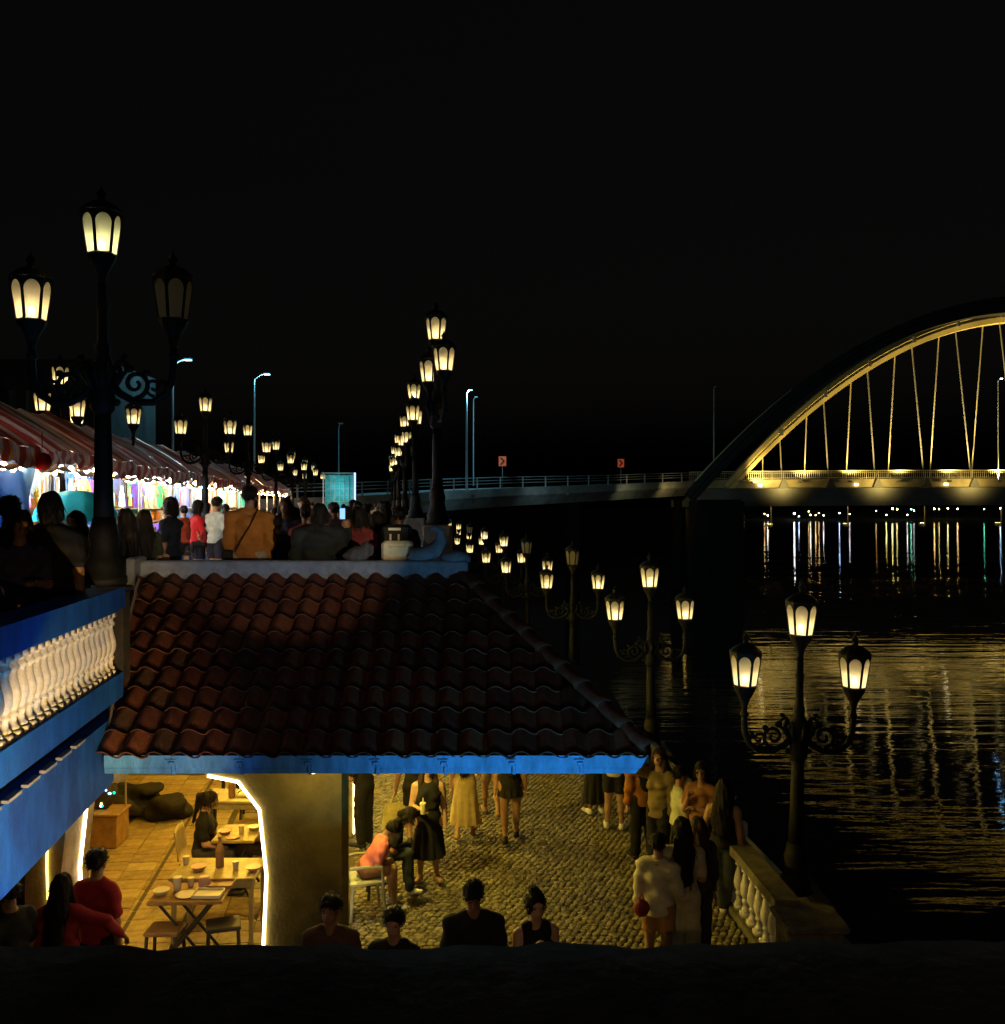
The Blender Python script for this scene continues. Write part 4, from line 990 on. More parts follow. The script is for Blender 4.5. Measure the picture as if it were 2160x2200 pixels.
    def put(kind, lx, ly, lz, where):
        fn, noun, cat = GOODS[kind]
        for _ in range(14):
            c = r.choice(list(GOODCOL)); lab = '%s %s %s of the %s stall' % (c, noun, where, ORD[i])
            if lab not in used_labels: break
        used_labels.add(lab)
        o = fn(r).build(kind, GM[c], None, (x + ca*lx - sa*ly, y + sa*lx + ca*ly, DECK + lz), DANG + r.uniform(-.4, .4), smooth=kind in ('plush_toy', 'toy_ball', 'bottle', 'glass_jar'))
        tag(o, lab, cat, 'goods on the market stalls')
    if kinds:
        for k in range(7): put(r.choice(kinds[0]), 0.28 + (w - .5) * k / 6.3, 0.12 + r.uniform(0, .3), 0.857, 'on the counter')
        for k in range(5): put(r.choice(kinds[1]), 0.30 + (w - .6) * k / 4, 1.68, 1.568, 'on the upper shelf')
        for k in range(5): put(r.choice(kinds[1]), 0.25 + (w - .6) * k / 4, 1.68, 1.168, 'on the lower shelf')
        if kinds[2]:
            for k in range(4): put(kinds[2], 0.35 + (w - .7) * k / 3, 0.9, 2.2 if kinds[2] == 'hanging_shirt' else 1.62, 'hanging at the middle bar')
    return t
WARM = (1.0, 0.62, 0.28); COLD = (0.45, 0.85, 1.0); WHITE = (1.0, 0.85, 0.65)
y = 11.9
plan = [('warm', (0.95, 0.88, 0.85, 300), M_strA, (['fruit_crate', 'plush_toy', 'carton'], ['plush_toy', 'toy_ball', 'carton'], 'hanging_shirt')),
        ('warm', (1.0, 0.66, 0.36, 150), M_strA, (['carton', 'plush_toy', 'glass_jar'], ['plush_toy', 'carton'], 'shopping_bag')),
        ('cold', (0.75, 0.85, 1.0, 190), M_strA, (['toy_ball', 'plush_toy', 'carton'], ['toy_ball', 'carton', 'plush_toy'], 'hanging_shirt')),
        ('cold', COLD + (260,), M_strA, (['bottle', 'glass_jar', 'carton'], ['bottle', 'carton', 'toy_ball'], 'shopping_bag')),
        ('cold', COLD + (240,), M_strA, (['carton', 'bottle', 'plush_toy'], ['carton', 'plush_toy'], 'hanging_shirt')),
        ('warm', WARM + (140,), M_strB, (['fruit_crate', 'bottle', 'glass_jar'], ['carton', 'glass_jar'], 'shopping_bag')),
        ('cold', WARM + (170,), M_strB, (['carton', 'bottle'], ['carton', 'bottle'], None)), ('cold', COLD + (200,), M_strB, None), ('warm', WARM + (240,), M_strB, None),
        ('warm', WARM + (260,), M_strB, None), ('warm', WHITE + (280,), M_strB, None), ('warm', WARM + (300,), M_strB, None), ('warm', WARM + (300,), M_strB, None)]
for i, (lt, c, sm, kinds) in enumerate(plan):
    w = 3.0; stall(i, y, w, lt, c, sm, kinds); y += w * math.cos(math.atan(SL)) + 0.12
# blue tarpaulin hung beside the first visible stall
P = []
for a in range(22):
    u = a / 21; row_ = []
    for k in range(14):
        v = k / 13; f = 0.10 * math.sin(u * 9 + v * 2.5) * v + 0.06 * math.sin(u * 21 - v * 5)
        row_.append((-7.70 + 1.05 * u + 0.12 * v * (1 - u), 13.0 + f + 0.2 * u, 5.75 - 1.2 * v * (0.75 + 0.25 * math.sin(u * 3.2)) + 0.04 * math.cos(u * 15)))
    P.append(row_)
tag(MB().grid(P, (0, 0.006, 0)).build('tarpaulin', thin_cloth('blue_tarpaulin', (0.07, 0.26, 0.80), 0.45), smooth=True), 'creased blue tarpaulin hung at the near end of the market', 'tarpaulin')
# teal sun umbrella standing in the stall row
t = tag(empty('umbrella', (-6.55, 14.3, DECK)), 'teal market umbrella glowing between the first stalls', 'umbrella')
P = []
for k in range(9):
    a = k / 8 * math.pi / 2; P.append([((0.62 + 0.03 * math.cos(q * 8)) * math.sin(a) * math.cos(q), (0.62 + 0.03 * math.cos(q * 8)) * math.sin(a) * math.sin(q), 1.40 + 0.48 * math.cos(a)) for q in np.linspace(0, 2*math.pi, 33)])
MB().grid(P).build('canopy', thin_cloth('umbrella_teal', (0.03, 0.55, 0.75), 0.5), t, smooth=True)
MB().tube([(0, 0, 0), (0, 0, 1.93)], 0.018, 7).build('pole', M_steel, t)
t = tag(empty('paper_lantern', (-6.58, 13.3, 5.62)), 'round red paper lantern hung from the first striped canopy', 'lantern')
MB().lathe([(0.04, -0.13), (0.10, -0.10), (0.135, -0.03), (0.135, 0.03), (0.10, 0.10), (0.04, 0.13)], 14).build('shade', mat('lantern_red', (0.65, 0.02, 0.01), 0.5, bump=0.2), t, smooth=True)
MB().tube([(0, 0, 0.12), (0, 0, 0.42)], 0.006, 5).build('cord', M_iron, t)
# teal booth with a glowing corner tube at the end of the row
t = tag(empty('booth', (-9.9, 56.0, DECK)), 'teal lit booth with a bright corner tube at the end of the market', 'booth')
M_teal = mat('booth_mesh_teal', (0.08, 0.50, 0.55), 0.6, var=0.4, vscale=3, bump=0.3)
MB().box((0, 0.6, 1.75), (1.75, 0.06, 3.5)).build('back_panel', M_teal, t)
b = MB()
for k in range(7): b.box((-0.85 + k * 0.283, 0.5, 1.75), (0.03, 0.04, 3.5))
for k in range(9): b.box((0, 0.5, 0.3 + k * 0.39), (1.75, 0.035, 0.025))
b.build('mesh_bars', M_pole, t)
for s in (-0.9, 0.9): MB().box((s, 0.1, 1.8), (0.07, 0.07, 3.6)).build('post', M_pole, t)
MB().box((0, 0.3, 3.58), (1.9, 0.9, 0.05)).build('top', M_pole, t)
MB().tube([(1.02, 0, 0.3), (1.02, 0, 3.6)], 0.05, 8).build('tube_lamp', emit('booth_tube', (0.35, 0.5, 1.0), 2.5), t)
lamp_light('booth_light', t, (0, -0.6, 2.6), 45, (0.3, 0.95, 1.0), 0.1)
# dark office blocks behind the market
M_bld = mat('dark_block_wall', (0.06, 0.075, 0.075), 0.8, var=0.3, vscale=0.6); M_fin = mat('block_fin', (0.20, 0.32, 0.32), 0.6, var=0.3, vscale=1.0)
t = tag(empty('office_block', (-30, 52, 0)), 'dark block with pale vertical fins behind the near market stalls', 'building')
MB().box((0, 3, 6.5), (16, 8, 13.0)).build('wall', M_bld, t)
for k in range(18): MB().box((-7.8 + k * 0.92, -1.2, 7.5), (0.16, 0.4, 7.5)).build('fin', M_fin, t)
t = tag(empty('service_block', (-27.5, 66, 0)), 'low block with a teal end wall between lamp poles', 'building')
MB().box((0, 2, 5.0), (2.2, 4, 10.4)).build('wall', M_bld, t)
MB().box((-0.3, -0.06, 8.6), (0.55, 0.1, 2.6)).build('teal_panel', M_teal, t)  # plain teal panel on the end wall
# ================================================================== people: one smooth skin per body, clothes and hair as children
def smin(a, b, k):
    h = np.clip(0.5 + 0.5 * (b - a) / k, 0, 1)
    return b * (1 - h) + a * h - k * h * (1 - h)
def nets(V, o, h):
    """surface nets on a corner grid V (negative inside) -> verts, quads"""
    ins = V < 0
    n = np.array(V.shape) - 1
    s = [ins[i:i+n[0], j:j+n[1], k:k+n[2]] for i in (0, 1) for j in (0, 1) for k in (0, 1)]
    cnt = sum(q.astype(np.int8) for q in s); act = (cnt > 0) & (cnt < 8)
    idx = np.argwhere(act)
    if len(idx) == 0: return np.zeros((0, 3)), []
    acc = np.zeros((len(idx), 3)); num = np.zeros(len(idx))
    cor = [(i, j, k) for i in (0, 1) for j in (0, 1) for k in (0, 1)]
    val = {c: V[idx[:, 0] + c[0], idx[:, 1] + c[1], idx[:, 2] + c[2]] for c in cor}
    for c in cor:
        for ax in range(3):
            if c[ax] == 0:
                d = list(c); d[ax] = 1; d = tuple(d)
                a, b = val[c], val[d]; cr = (a < 0) != (b < 0)
                if not cr.any(): continue
                t = np.where(cr, a / np.where(cr, a - b, 1), 0)
                p = np.tile(np.array(c, float), (len(idx), 1)); p[:, ax] += t
                acc += p * cr[:, None]; num += cr
    verts = (idx + acc / num[:, None]) * h + o
    ids = -np.ones(act.shape, np.int64); ids[act] = np.arange(len(idx))
    quads = []
    for ax in range(3):
        u, v = (ax + 1) % 3, (ax + 2) % 3
        sl0 = [slice(None)] * 3; sl1 = [slice(None)] * 3; sl0[ax] = slice(0, -1); sl1[ax] = slice(1, None)
        a, b = ins[tuple(sl0)], ins[tuple(sl1)]
        e = np.argwhere(a != b)
        ok = (e[:, u] > 0) & (e[:, v] > 0) & (e[:, u] < V.shape[u] - 1) & (e[:, v] < V.shape[v] - 1); e = e[ok]
        flip = a[e[:, 0], e[:, 1], e[:, 2]]
        def cell(du, dv):
            q = e.copy(); q[:, u] -= du; q[:, v] -= dv; return ids[q[:, 0], q[:, 1], q[:, 2]]
        Q = np.stack([cell(1, 1), cell(0, 1), cell(0, 0), cell(1, 0)], 1)
        Q[~flip] = Q[~flip][:, ::-1]
        quads.append(Q)
    return verts, np.concatenate(quads)
class Blob:
    """smooth union of round cones and ellipsoids"""
    def __init__(s, k=0.03): s.p = []; s.k = k
    def rc(s, a, b, r1, r2=None, sc=None):
        a, b = np.array(a, float), np.array(b, float); r2 = r1 if r2 is None else r2; R = max(r1, r2) * (max(sc) if sc else 1)
        s.p.append(('c', a, b, r1, r2, np.array(sc if sc else (1, 1, 1), float), np.minimum(a, b) - R, np.maximum(a, b) + R)); return s
    def el(s, c, r, R=None):
        c, r = np.array(c, float), np.array(r, float); m = r.max(); s.p.append(('e', c, r, R, None, None, c - m, c + m)); return s
    def copy(s, grow=0.0):
        q = Blob(s.k)
        for t in s.p:
            if t[0] == 'c': q.rc(t[1], t[2], t[3] + grow, t[4] + grow, tuple(t[5]))
            else: q.el(t[1], t[2] + grow, t[3])
        return q
    def mesh(s, h, mod=None, pad=0.03):
        lo = np.min([t[6] for t in s.p], 0) - pad; hi = np.max([t[7] for t in s.p], 0) + pad
        n = np.ceil((hi - lo) / h).astype(int) + 1
        ax = [lo[i] + h * np.arange(n[i]) for i in range(3)]
        V = np.full(tuple(n), 0.15)
        for t in s.p:
            a = np.maximum(((t[6] - 0.05 - lo) / h).astype(int), 0); b = np.minimum(((t[7] + 0.05 - lo) / h).astype(int) + 2, n)
            sl = tuple(slice(a[i], b[i]) for i in range(3))
            X, Y, Z = np.meshgrid(*[ax[i][sl[i]] for i in range(3)], indexing='ij', sparse=False)
            Pn = np.stack([X, Y, Z], -1)
            if t[0] == 'c':
                sc = t[5]; A = t[1] / sc; B = t[2] / sc; q = Pn / sc; ab = B - A; L = max((ab * ab).sum(), 1e-9)
                tt = np.clip(((q - A) @ ab) / L, 0, 1); d = np.linalg.norm(q - A - tt[..., None] * ab, axis=-1) - (t[3] + (t[4] - t[3]) * tt)
                d = d * sc.min()
            else:
                q = Pn - t[1]
                if t[3] is not None: q = q @ t[3]
                k0 = np.linalg.norm(q / t[2], axis=-1); k1 = np.linalg.norm(q / t[2] ** 2, axis=-1) + 1e-9; d = k0 * (k0 - 1) / k1
            V[sl] = smin(V[sl], d, s.k)
        if mod:
            X, Y, Z = np.meshgrid(*ax, indexing='ij'); V = mod(V, X, Y, Z)
        return nets(V, lo, h)
def np_mesh(name, parts, mm):
    vs = []; fs = []; n = 0
    for v, f in parts:
        if len(v) == 0: continue
        vs.append(v); fs.append(np.asarray(f) + n); n += len(v)
    me = bpy.data.meshes.new(name); me.from_pydata(np.concatenate(vs).tolist(), [], np.concatenate(fs).tolist())
    me.materials.append(mm); me.polygons.foreach_set('use_smooth', [True] * len(me.polygons)); me.update(); return me
def rx(a):
    c, s = math.cos(a), math.sin(a); return np.array([[1, 0, 0], [0, c, -s], [0, s, c]])
def rzm(a):
    c, s = math.cos(a), math.sin(a); return np.array([[c, -s, 0], [s, c, 0], [0, 0, 1]])
def unit(v): v = np.array(v, float); return v / np.linalg.norm(v)

ARMS = {'down': ((.14, -.04, -1), (.06, .16, -1)), 'swing': ((.14, .22, -1), (.03, .5, -1)), 'back': ((.14, -.3, -1), (.05, -.1, -1)), 'hold': ((.18, .10, -1), (-.5, .85, .15)), 'phone': ((.18, .30, -1), (-.35, .75, .75)),
        'read': ((.15, .35, -1), (-.35, .9, .25)), 'up': ((.3, .75, .35), (-.25, .45, .8)), 'cross': ((.2, .25, -1), (-.95, .35, .25)), 'fwd': ((.12, .65, -.8), (-.05, 1, .05)), 'table': ((.14, .30, -.95), (-.22, .95, -.16)), 'chin': ((.1, .45, -.9), (-.45, .4, .9)), 'hip': ((.55, -.2, -.8), (-.55, .25, -.75)),
        'over': ((.85, .42, -.45), (.35, .55, -.75)), 'lean': ((.3, -.1, -1), (.25, .1, -1)), 'bag': ((.3, .05, -1), (.18, .1, -1)), 'lap': ((.1, .3, -1), (-.4, .9, -.2))}
SKIN = [mat('skin_tan', (0.42, 0.24, 0.15), 0.5, var=0.12, vscale=12, spec=0.4), mat('skin_brown', (0.30, 0.16, 0.09), 0.5, var=0.12, vscale=12, spec=0.4), mat('skin_light', (0.52, 0.32, 0.21), 0.5, var=0.12, vscale=12, spec=0.4)]
HAIR = [mat('hair_black', (0.010, 0.008, 0.006), 0.55, var=0.5, vscale=60, bump=0.5, bscale=180, spec=0.2, stretch=(1, 1, 0.12)), mat('hair_brown', (0.05, 0.028, 0.015), 0.55, var=0.5, vscale=60, bump=0.5, bscale=180, spec=0.2, stretch=(1, 1, 0.12))]
def cloth(name, col): return mat('cloth_' + name, col, 0.85, var=0.22, vscale=9, bump=0.35, bscale=120)
M_eye = mat('eye_dark', (0.01, 0.008, 0.007), 0.2, spec=0.6); M_lip = mat('lip', (0.30, 0.09, 0.07), 0.5)
SHOE = {'white': mat('shoe_white', (0.7, 0.68, 0.62), 0.6, var=0.2), 'black': mat('shoe_black', (0.02, 0.02, 0.02), 0.5), 'tan': mat('shoe_tan', (0.35, 0.22, 0.12), 0.6)}

def strands(mv, hk, hc, H, r, n):
    """loose locks standing off the hair mass, so that its outline is not smooth"""
    v, f = mv
    if len(v) == 0: return [mv]
    vs = []; fs = []
    rg = np.random.RandomState(r.randrange(99999)); pick = rg.randint(0, len(v), n)
    for p in v[pick]:
        d = p - hc; d = d / (np.linalg.norm(d) + 1e-6)
        t = np.cross(d, rg.normal(size=3)); t = t / (np.linalg.norm(t) + 1e-6)
        if hk == 'short' or hk == 'bun': L = rg.uniform(.018, .040); g = np.array((0, 0, -.3)) + d*.55 + t*.8
        else: L = rg.uniform(.04, .11); g = np.array((0, 0, -1.2)) + d*.30 + t*.35
        g = g / np.linalg.norm(g); wv = np.cross(g, d); wv = wv / (np.linalg.norm(wv) + 1e-6) * rg.uniform(.0016, .0036)
        k = len(vs); a = p - d*.006; b = p + d*.004 + g*L*.5; c = p + g*L + np.array((0, 0, -.10*L)) + t*L*.15
        vs += [a - wv, a + wv, b + wv, b - wv, c + wv*.3, c - wv*.3]; fs += [(k, k+1, k+2, k+3), (k+3, k+2, k+4, k+5)]
    return [mv, (np.array(vs), np.array(fs))]
def person(label, x, y, z, yaw, H=1.62, w=1.0, fem=False, legs='stand', aL='down', aR='down', lean=0.0, head=(0.0, 0.0), skin=0, top=((0.02, 0.02, 0.02), 'black', 'short'), bot=('trousers', (0.03, 0.03, 0.04), 'dark'), hair=('short', 0), shoe='black', h=0.018, hem=0.50, fine=True, face=True, group=None, seat=0.44, seed=0):
    r = random.Random(seed or hash(label) % 9999 if seed else len(label) * 7 + int(abs(x * 31 + y * 17)))
    ph = r.uniform(0, 6.28)
    sit = legs == 'sit'
    hz = (seat + 0.09) / H if sit else 0.52
    dz = hz - 0.52
    Rl = rx(-lean); hip = np.array((0, 0, hz))
    def up(p):                                  # upper-body point (standing coordinates) carried with the lean
        q = np.array(p, float) + (0, 0, dz); return (hip + Rl @ (q - hip)) * H
    # ---- torso
    tor = Blob(0.035)
    tor.el(np.array((0, -.004, hz + .012)) * H, np.array((.092*w, .066*w, .072)) * H)
    tor.rc(up((0, .002, .57)), up((0, .004, .65)), .064*H, .066*H, (1.28*w, 1.0*w, 1))
    tor.el(up((0, .0, .715)), np.array((.098*w, .066*w, .10)) * H, Rl)
    tor.rc(up((-.076*w, -.004, .778)), up((.076*w, -.004, .778)), .036*H, .036*H)
    for s in (-1, 1): tor.rc(up((0, -.012, .838)), up((s*.082*w, -.008, .788)), .026*H, .026*H)
    if fem: tor.el(up((-.042, .052, .715)), np.array((.038, .034, .036)) * H); tor.el(up((.042, .052, .715)), np.array((.038, .034, .036)) * H)
    neck = (up((0, -.006, .80)), up((0, .010, .872)))
    tor.rc(neck[0], neck[1], .034*H*w**.5, .031*H*w**.5)
    # ---- legs
    jl = {}
    for s, nm in ((-1, 'L'), (1, 'R')):
        hp = np.array((s*.052*w, 0, hz - .01))
        if sit:
            kn = hp + (s*.03, .235, .01); an = np.array((kn[0] + s*.005, kn[1] + .015, .045)); toe = np.array((s*.02, .095, -.018))
        elif legs in ('walk', 'walk2'):
            f = s if legs == 'walk' else -s
            kn = np.array((s*.056, .062 if f > 0 else .018, .285)); an = np.array((s*.055, .10 if f > 0 else -.13, .045 if f > 0 else .075)); toe = np.array((s*.015, .095, -.012 if f > 0 else -.05))
        elif legs == 'cross':
            kn = np.array((s*.04, .02, .285)); an = np.array((-s*.015 if s > 0 else .0, .05 if s > 0 else 0, .045)); toe = np.array((s*.03, .09, -.018))
        else:
            kn = np.array((s*.058, .010 + .008*math.sin(ph + s), .285)); an = np.array((s*(.062 + .01*math.sin(ph)), -.008, .045)); toe = np.array((s*.03, .095, -.018))
        jl[nm] = (hp*H, kn*H, an*H, (an + toe)*H)
    leg = Blob(0.02); foot = Blob(0.012)
    for nm in 'LR':
        a, b, c, d = jl[nm]
        leg.rc(a, b, .058*H*w, .037*H*w**.5); calf = b + (c - b) * .32 + np.array((0, -.006, 0)) * H
        leg.rc(b, c, .034*H, .021*H); leg.rc(b + (c-b)*.12, calf + (c-b)*.15, .028*H, .034*H*w**.5)
        foot.rc(c + np.array((0, -.018, -.022))*H, d, .021*H, .017*H, (1.15, 1, 1)); foot.rc(c, c + np.array((0, .03, -.015))*H, .022*H, .02*H)
    # ---- arms
    armb = Blob(0.018); hands = []; ja = {}
    for s, nm, spec in ((-1, 'L', aL), (1, 'R', aR)):
        du, df = ARMS[spec] if isinstance(spec, str) else spec
        du = unit((s*du[0], du[1], du[2])); df = unit((s*df[0], df[1], df[2]))
        if spec in ('down', 'hip', 'bag', 'lean', 'swing', 'back'): Ru = np.eye(3)
        else: Ru = Rl
        sh = up((s*.100*w, -.004, .776)); el = sh + Ru @ du * .168 * H; wr = el + Ru @ df * .145 * H; fd = Ru @ df
        armb.rc(sh, el, .034*H*w**.5, .026*H*w**.5); armb.rc(el, wr, .026*H*w**.5, .0175*H)
        ja[nm] = (sh, el, wr, fd)
        hands.append((s, wr, fd))
    body = Blob(0.022)
    for q in (tor, leg, armb): body.p += q.p
    parts = [body.mesh(h)]
    # ---- hands: palm, four fingers, thumb
    for s, wr, fd in hands:
        hb = Blob(0.006); side = unit(np.cross(fd, (0, 0, 1)) if abs(fd[2]) < .9 else np.array((0, 1.0, 0)))
        if abs(fd[2]) >= .9: side = unit(side - fd * side.dot(fd))
        nrm = np.cross(side, fd) * (1 if abs(fd[2]) < .9 else -s) * (-1 if abs(fd[2]) < .9 else 1)
        U = H / 1.65
        pc = wr + fd * .045 * U
        hb.rc(wr - fd*.02*U, wr + fd*.02*U, .022*U, .024*U); hb.rc(pc - side*.018*U, pc + side*.018*U, .021*U, .021*U); hb.rc(pc + fd*.03*U - side*.022*U, pc + fd*.03*U + side*.022*U, .014*U, .014*U)
        if fine:
            for q, L in ((-1.5, .060), (-.5, .070), (.5, .066), (1.5, .052)):
                a0 = pc + fd*.040*U + side*q*.0185*U; a1 = a0 + (fd*.85 + nrm*.35) * L*.55*U; a2 = a1 + (fd*.45 + nrm*.9) * L*.5*U
                hb.rc(a0, a1, .0085*U, .0078*U); hb.rc(a1, a2, .0078*U, .0065*U)
            ts = side * (-1); a0 = wr + fd*.03*U + ts*.02*U; a1 = a0 + (fd*.6 + ts*.75 + nrm*.2)*.038*U; a2 = a1 + (fd*.9 + ts*.2 + nrm*.3)*.03*U
            hb.rc(a0, a1, .0105*U, .0095*U); hb.rc(a1, a2, .0095*U, .0075*U)
            parts.append(hb.mesh(0.0062, pad=.01))
        else:
            hb.rc(pc + fd*.03*U, pc + fd*.085*U + nrm*.02*U, .020*U, .013*U); parts.append(hb.mesh(0.012, pad=.015))
    # ---- head
    Rh = Rl @ rzm(head[0]) @ rx(-head[1]); hc = up((0, .012, .930)) + Rl @ np.array((0, .012 * math.sin(head[1]), 0)) * H
    def hp_(p): return hc + Rh @ (np.array(p, float) * H)
    hd = Blob(0.012)
    hd.el(hp_((0, -.008, .012)), np.array((.0455, .056, .054))*H, Rh); hd.el(hp_((0, .014, -.022)), np.array((.036, .040, .044))*H, Rh); hd.el(hp_((0, .036, -.050)), np.array((.017, .014, .013))*H, Rh)
    hd.rc(hp_((-.022, .040, .016)), hp_((.022, .040, .016)), .010*H, .010*H)
    hd.rc(hp_((0, .048, .010)), hp_((0, .063, -.013)), .0055*H, .0085*H)
    hd.rc(hp_((-.010, .046, -.034)), hp_((.010, .046, -.034)), .007*H, .007*H)
    for s in (-1, 1): hd.el(hp_((s*.0455, -.004, -.004)), np.array((.007, .013, .019))*H, Rh)
    hd.rc(hp_((0, -.012, -.04)), neck[0], .030*H, .032*H)
    parts.append(hd.mesh(0.0095 if fine else 0.016, pad=.015))
    # bare feet are part of the body; shoes are worn over them
    parts.append(foot.mesh(max(h*.7, .011)))
    o = link('person', np_mesh('person', parts, SKIN[skin]), None, (x, y, z), yaw)
    tag(o, label, 'person', group)
    # ---- shoes
    for q in (0, 1):
        sb = Blob(foot.k); sb.p = foot.p[2*q:2*q+2]; sb = sb.copy(0.006)
        link('shoe', np_mesh('shoe', [sb.mesh(max(h*.75, .012), lambda V, X, Y, Z: np.maximum(np.maximum(V, Z - .062*H) if not legs.startswith('walk') else V, -Z - 0.001))], SHOE[shoe]), o)
    folds = lambda V, X, Y, Z, amp: V + amp * (np.sin(26*Z + 9*X + ph) * np.sin(19*X - 7*Z + 2*ph) + .6*np.sin(47*Z + 21*Y + 13*X + ph))
    # ---- trousers, shorts, skirt
    kind, bcol, bname = bot; bm = cloth(bname, bcol)
    if kind in ('trousers', 'shorts', 'wide'):
        pb = Blob(0.022); pb.el(np.array((0, -.004, hz + .012))*H, np.array((.100*w, .074*w, .078))*H); pb.rc(up((0, .002, .56)), up((0, .002, .60)), .068*H, .066*H, (1.27*w, 1.0*w, 1))
        for nm in 'LR':
            a, b, c, d = jl[nm]
            if kind == 'shorts': pb.rc(a, a + (b - a)*.72, .064*H*w, .056*H*w)
            else:
                wd = .060 if kind == 'wide' else .050
                pb.rc(a, b, .064*H*w, wd*H*w**.5); pb.rc(b, c + (b-c)*.06, wd*H*w**.5, (.064 if kind == 'wide' else .043)*H)
        def mod(V, X, Y, Z):
            V = folds(V, X, Y, Z, .0045)
            if not sit: V = np.maximum(V, Z - .605*H)
            if not sit and kind == 'shorts': V = np.maximum(V, .335*H - Z)
            return np.maximum(V, .022*H - Z)
        link('shorts' if kind == 'shorts' else 'trousers', np_mesh('trousers', [pb.mesh(h, mod)], bm), o)
    elif kind in ('skirt', 'dress'):
        zb = hem if not sit else .25
        pb = Blob(0.03); pb.el(np.array((0, 0, hz + .0))*H, np.array((.10*w, .078*w, .08))*H); pb.rc(up((0, .002, .56)), up((0, .002, .62)), .07*H, .066*H, (1.27*w, 1.0*w, 1))
        pb.rc(np.array((0, 0, hz))*H, np.array((0, .0, zb + .01))*H, .088*H*w, (.088 + .10*(hz - zb))*H*w, (1.12, .86, 1))
        def mod(V, X, Y, Z):
            t = np.clip((hz*H - Z) / ((hz - zb)*H), 0, 1); an = np.arctan2(Y, X)
            V = V + .014*t*np.sin(9*an + ph) + .006*t*np.sin(17*an + 2*ph + 6*Z)
            return np.maximum(np.maximum(V, zb*H - Z), Z - .635*H)
        link('skirt', np_mesh('skirt', [pb.mesh(h, mod)], bm), o)
    # ---- top
    tcol, tname, sleeve = top; tm = cloth(tname, tcol)
    tb = Blob(0.03); loose = .014 if not fem else .011
    for q in tor.p[:-1]:
        tb.p.append(q)
    tb = tb.copy(loose)
    lowz = .60 if kind in ('skirt', 'dress') else (.50 if sleeve != 'jacket' else .455)
    if kind not in ('skirt', 'dress') and not sit: tb.rc(up((0, 0, .56)), up((0, 0, lowz + .02)), .078*H, .080*H, (1.24*w, 1.0*w, 1))
    for nm in 'LR':
        sh, el, wr, fd = ja[nm]
        if sleeve == 'short': tb.rc(sh, sh + (el - sh)*.72, .044*H*w**.5, .040*H*w**.5)
        elif sleeve in ('long', 'jacket'):
            g = .040 if sleeve == 'long' else .048
            tb.rc(sh, el, (g + .004)*H*w**.5, (g - .006)*H*w**.5); tb.rc(el, wr + (el-wr)*.06, (g - .006)*H*w**.5, (g - .013)*H)
    col_c = up((0, .012, .852)); upv = Rl @ np.array((0, -.25, 1.0)); upv = upv / np.linalg.norm(upv)
    def modt(V, X, Y, Z):
        V = folds(V, X, Y, Z, .0075 if sleeve != 'jacket' else .010)
        d = (X - col_c[0])*upv[0] + (Y - col_c[1])*upv[1] + (Z - col_c[2])*upv[2]
        V = np.maximum(V, d)
        if sleeve == 'none': V = np.maximum(V, np.where(Z > up((0, 0, .74))[2], np.abs(X) - .082*H*w, -1))
        if not sit and lean < .6: 
            keep = np.abs(X) < .125*H*w
            V = np.where(keep, np.maximum(V, lowz*H - Z), V)
        return V
    link('shirt' if sleeve != 'jacket' else 'jacket', np_mesh('shirt', [tb.mesh(h, modt)], tm), o)
    # ---- hair
    hk, hi = hair; hb = Blob(0.02)
    hb.el(hp_((0, -.014, .020)), np.array((.053, .061, .058))*H, Rh)
    if hk == 'short': hb.el(hp_((0, .000, .040)), np.array((.046, .052, .030))*H, Rh)
    else: hb.el(hp_((0, -.018, .0)), np.array((.054, .056, .062))*H, Rh)
    bk = up((0, -.058*w, .80)); mid = up((0, -.072*w, .72))
    if hk == 'long':
        hb.rc(hp_((0, -.04, -.02)), bk, .048*H, .052*H, (1.2, .8, 1)); hb.rc(bk, up((0, -.078*w, .62)), .054*H, .034*H, (1.3, .75, 1))
        for s in (-1, 1): hb.rc(hp_((s*.042, -.004, .0)), up((s*.062, .012, .80)), .020*H, .022*H)
    elif hk == 'bob':
        for s in (-1, 1): hb.rc(hp_((s*.040, -.008, .0)), hp_((s*.044, -.004, -.055)), .022*H, .020*H)
        hb.rc(hp_((0, -.035, .0)), hp_((0, -.035, -.06)), .044*H, .040*H)
    elif hk == 'pony':
        hb.rc(hp_((0, -.055, .02)), hp_((0, -.085, -.01)), .022*H, .026*H); hb.rc(hp_((0, -.085, -.01)), up((0, -.09, .74)), .026*H, .012*H)
    elif hk == 'bun': hb.el(hp_((0, -.05, .062)), np.array((.03, .03, .03))*H)
    Ri = Rh.T
    def modh(V, X, Y, Z):
        q = np.stack([X - hc[0], Y - hc[1], Z - hc[2]], -1) @ Rh / H
        V = V + .0055*np.sin(58*X + 9*Z + ph)*np.sin(47*Y + 8*Z) + .003*np.sin(120*X + 14*Z + ph) + .0025*np.sin(105*Y - 11*Z)
        f1 = np.sqrt((q[..., 0]/.040)**2 + ((q[..., 1]-.058)/.040)**2 + ((q[..., 2]+.018)/.058)**2) - 1
        V = np.maximum(V, -f1*.035*H)
        if hk == 'short':
            V = np.maximum(V, -(q[..., 2] + .040 + .25*np.clip(q[..., 1], -.1, .03) * -1.0)*H)
            side = (q[..., 2] < .004) & (q[..., 1] > -.006); V = np.where(side, np.maximum(V, .01), V)
        return V
    link('hair', np_mesh('hair', strands(hb.mesh(.011 if fine else .018, modh), hk, hc, H, r, 420 if fine else 90), HAIR[hi]), o)
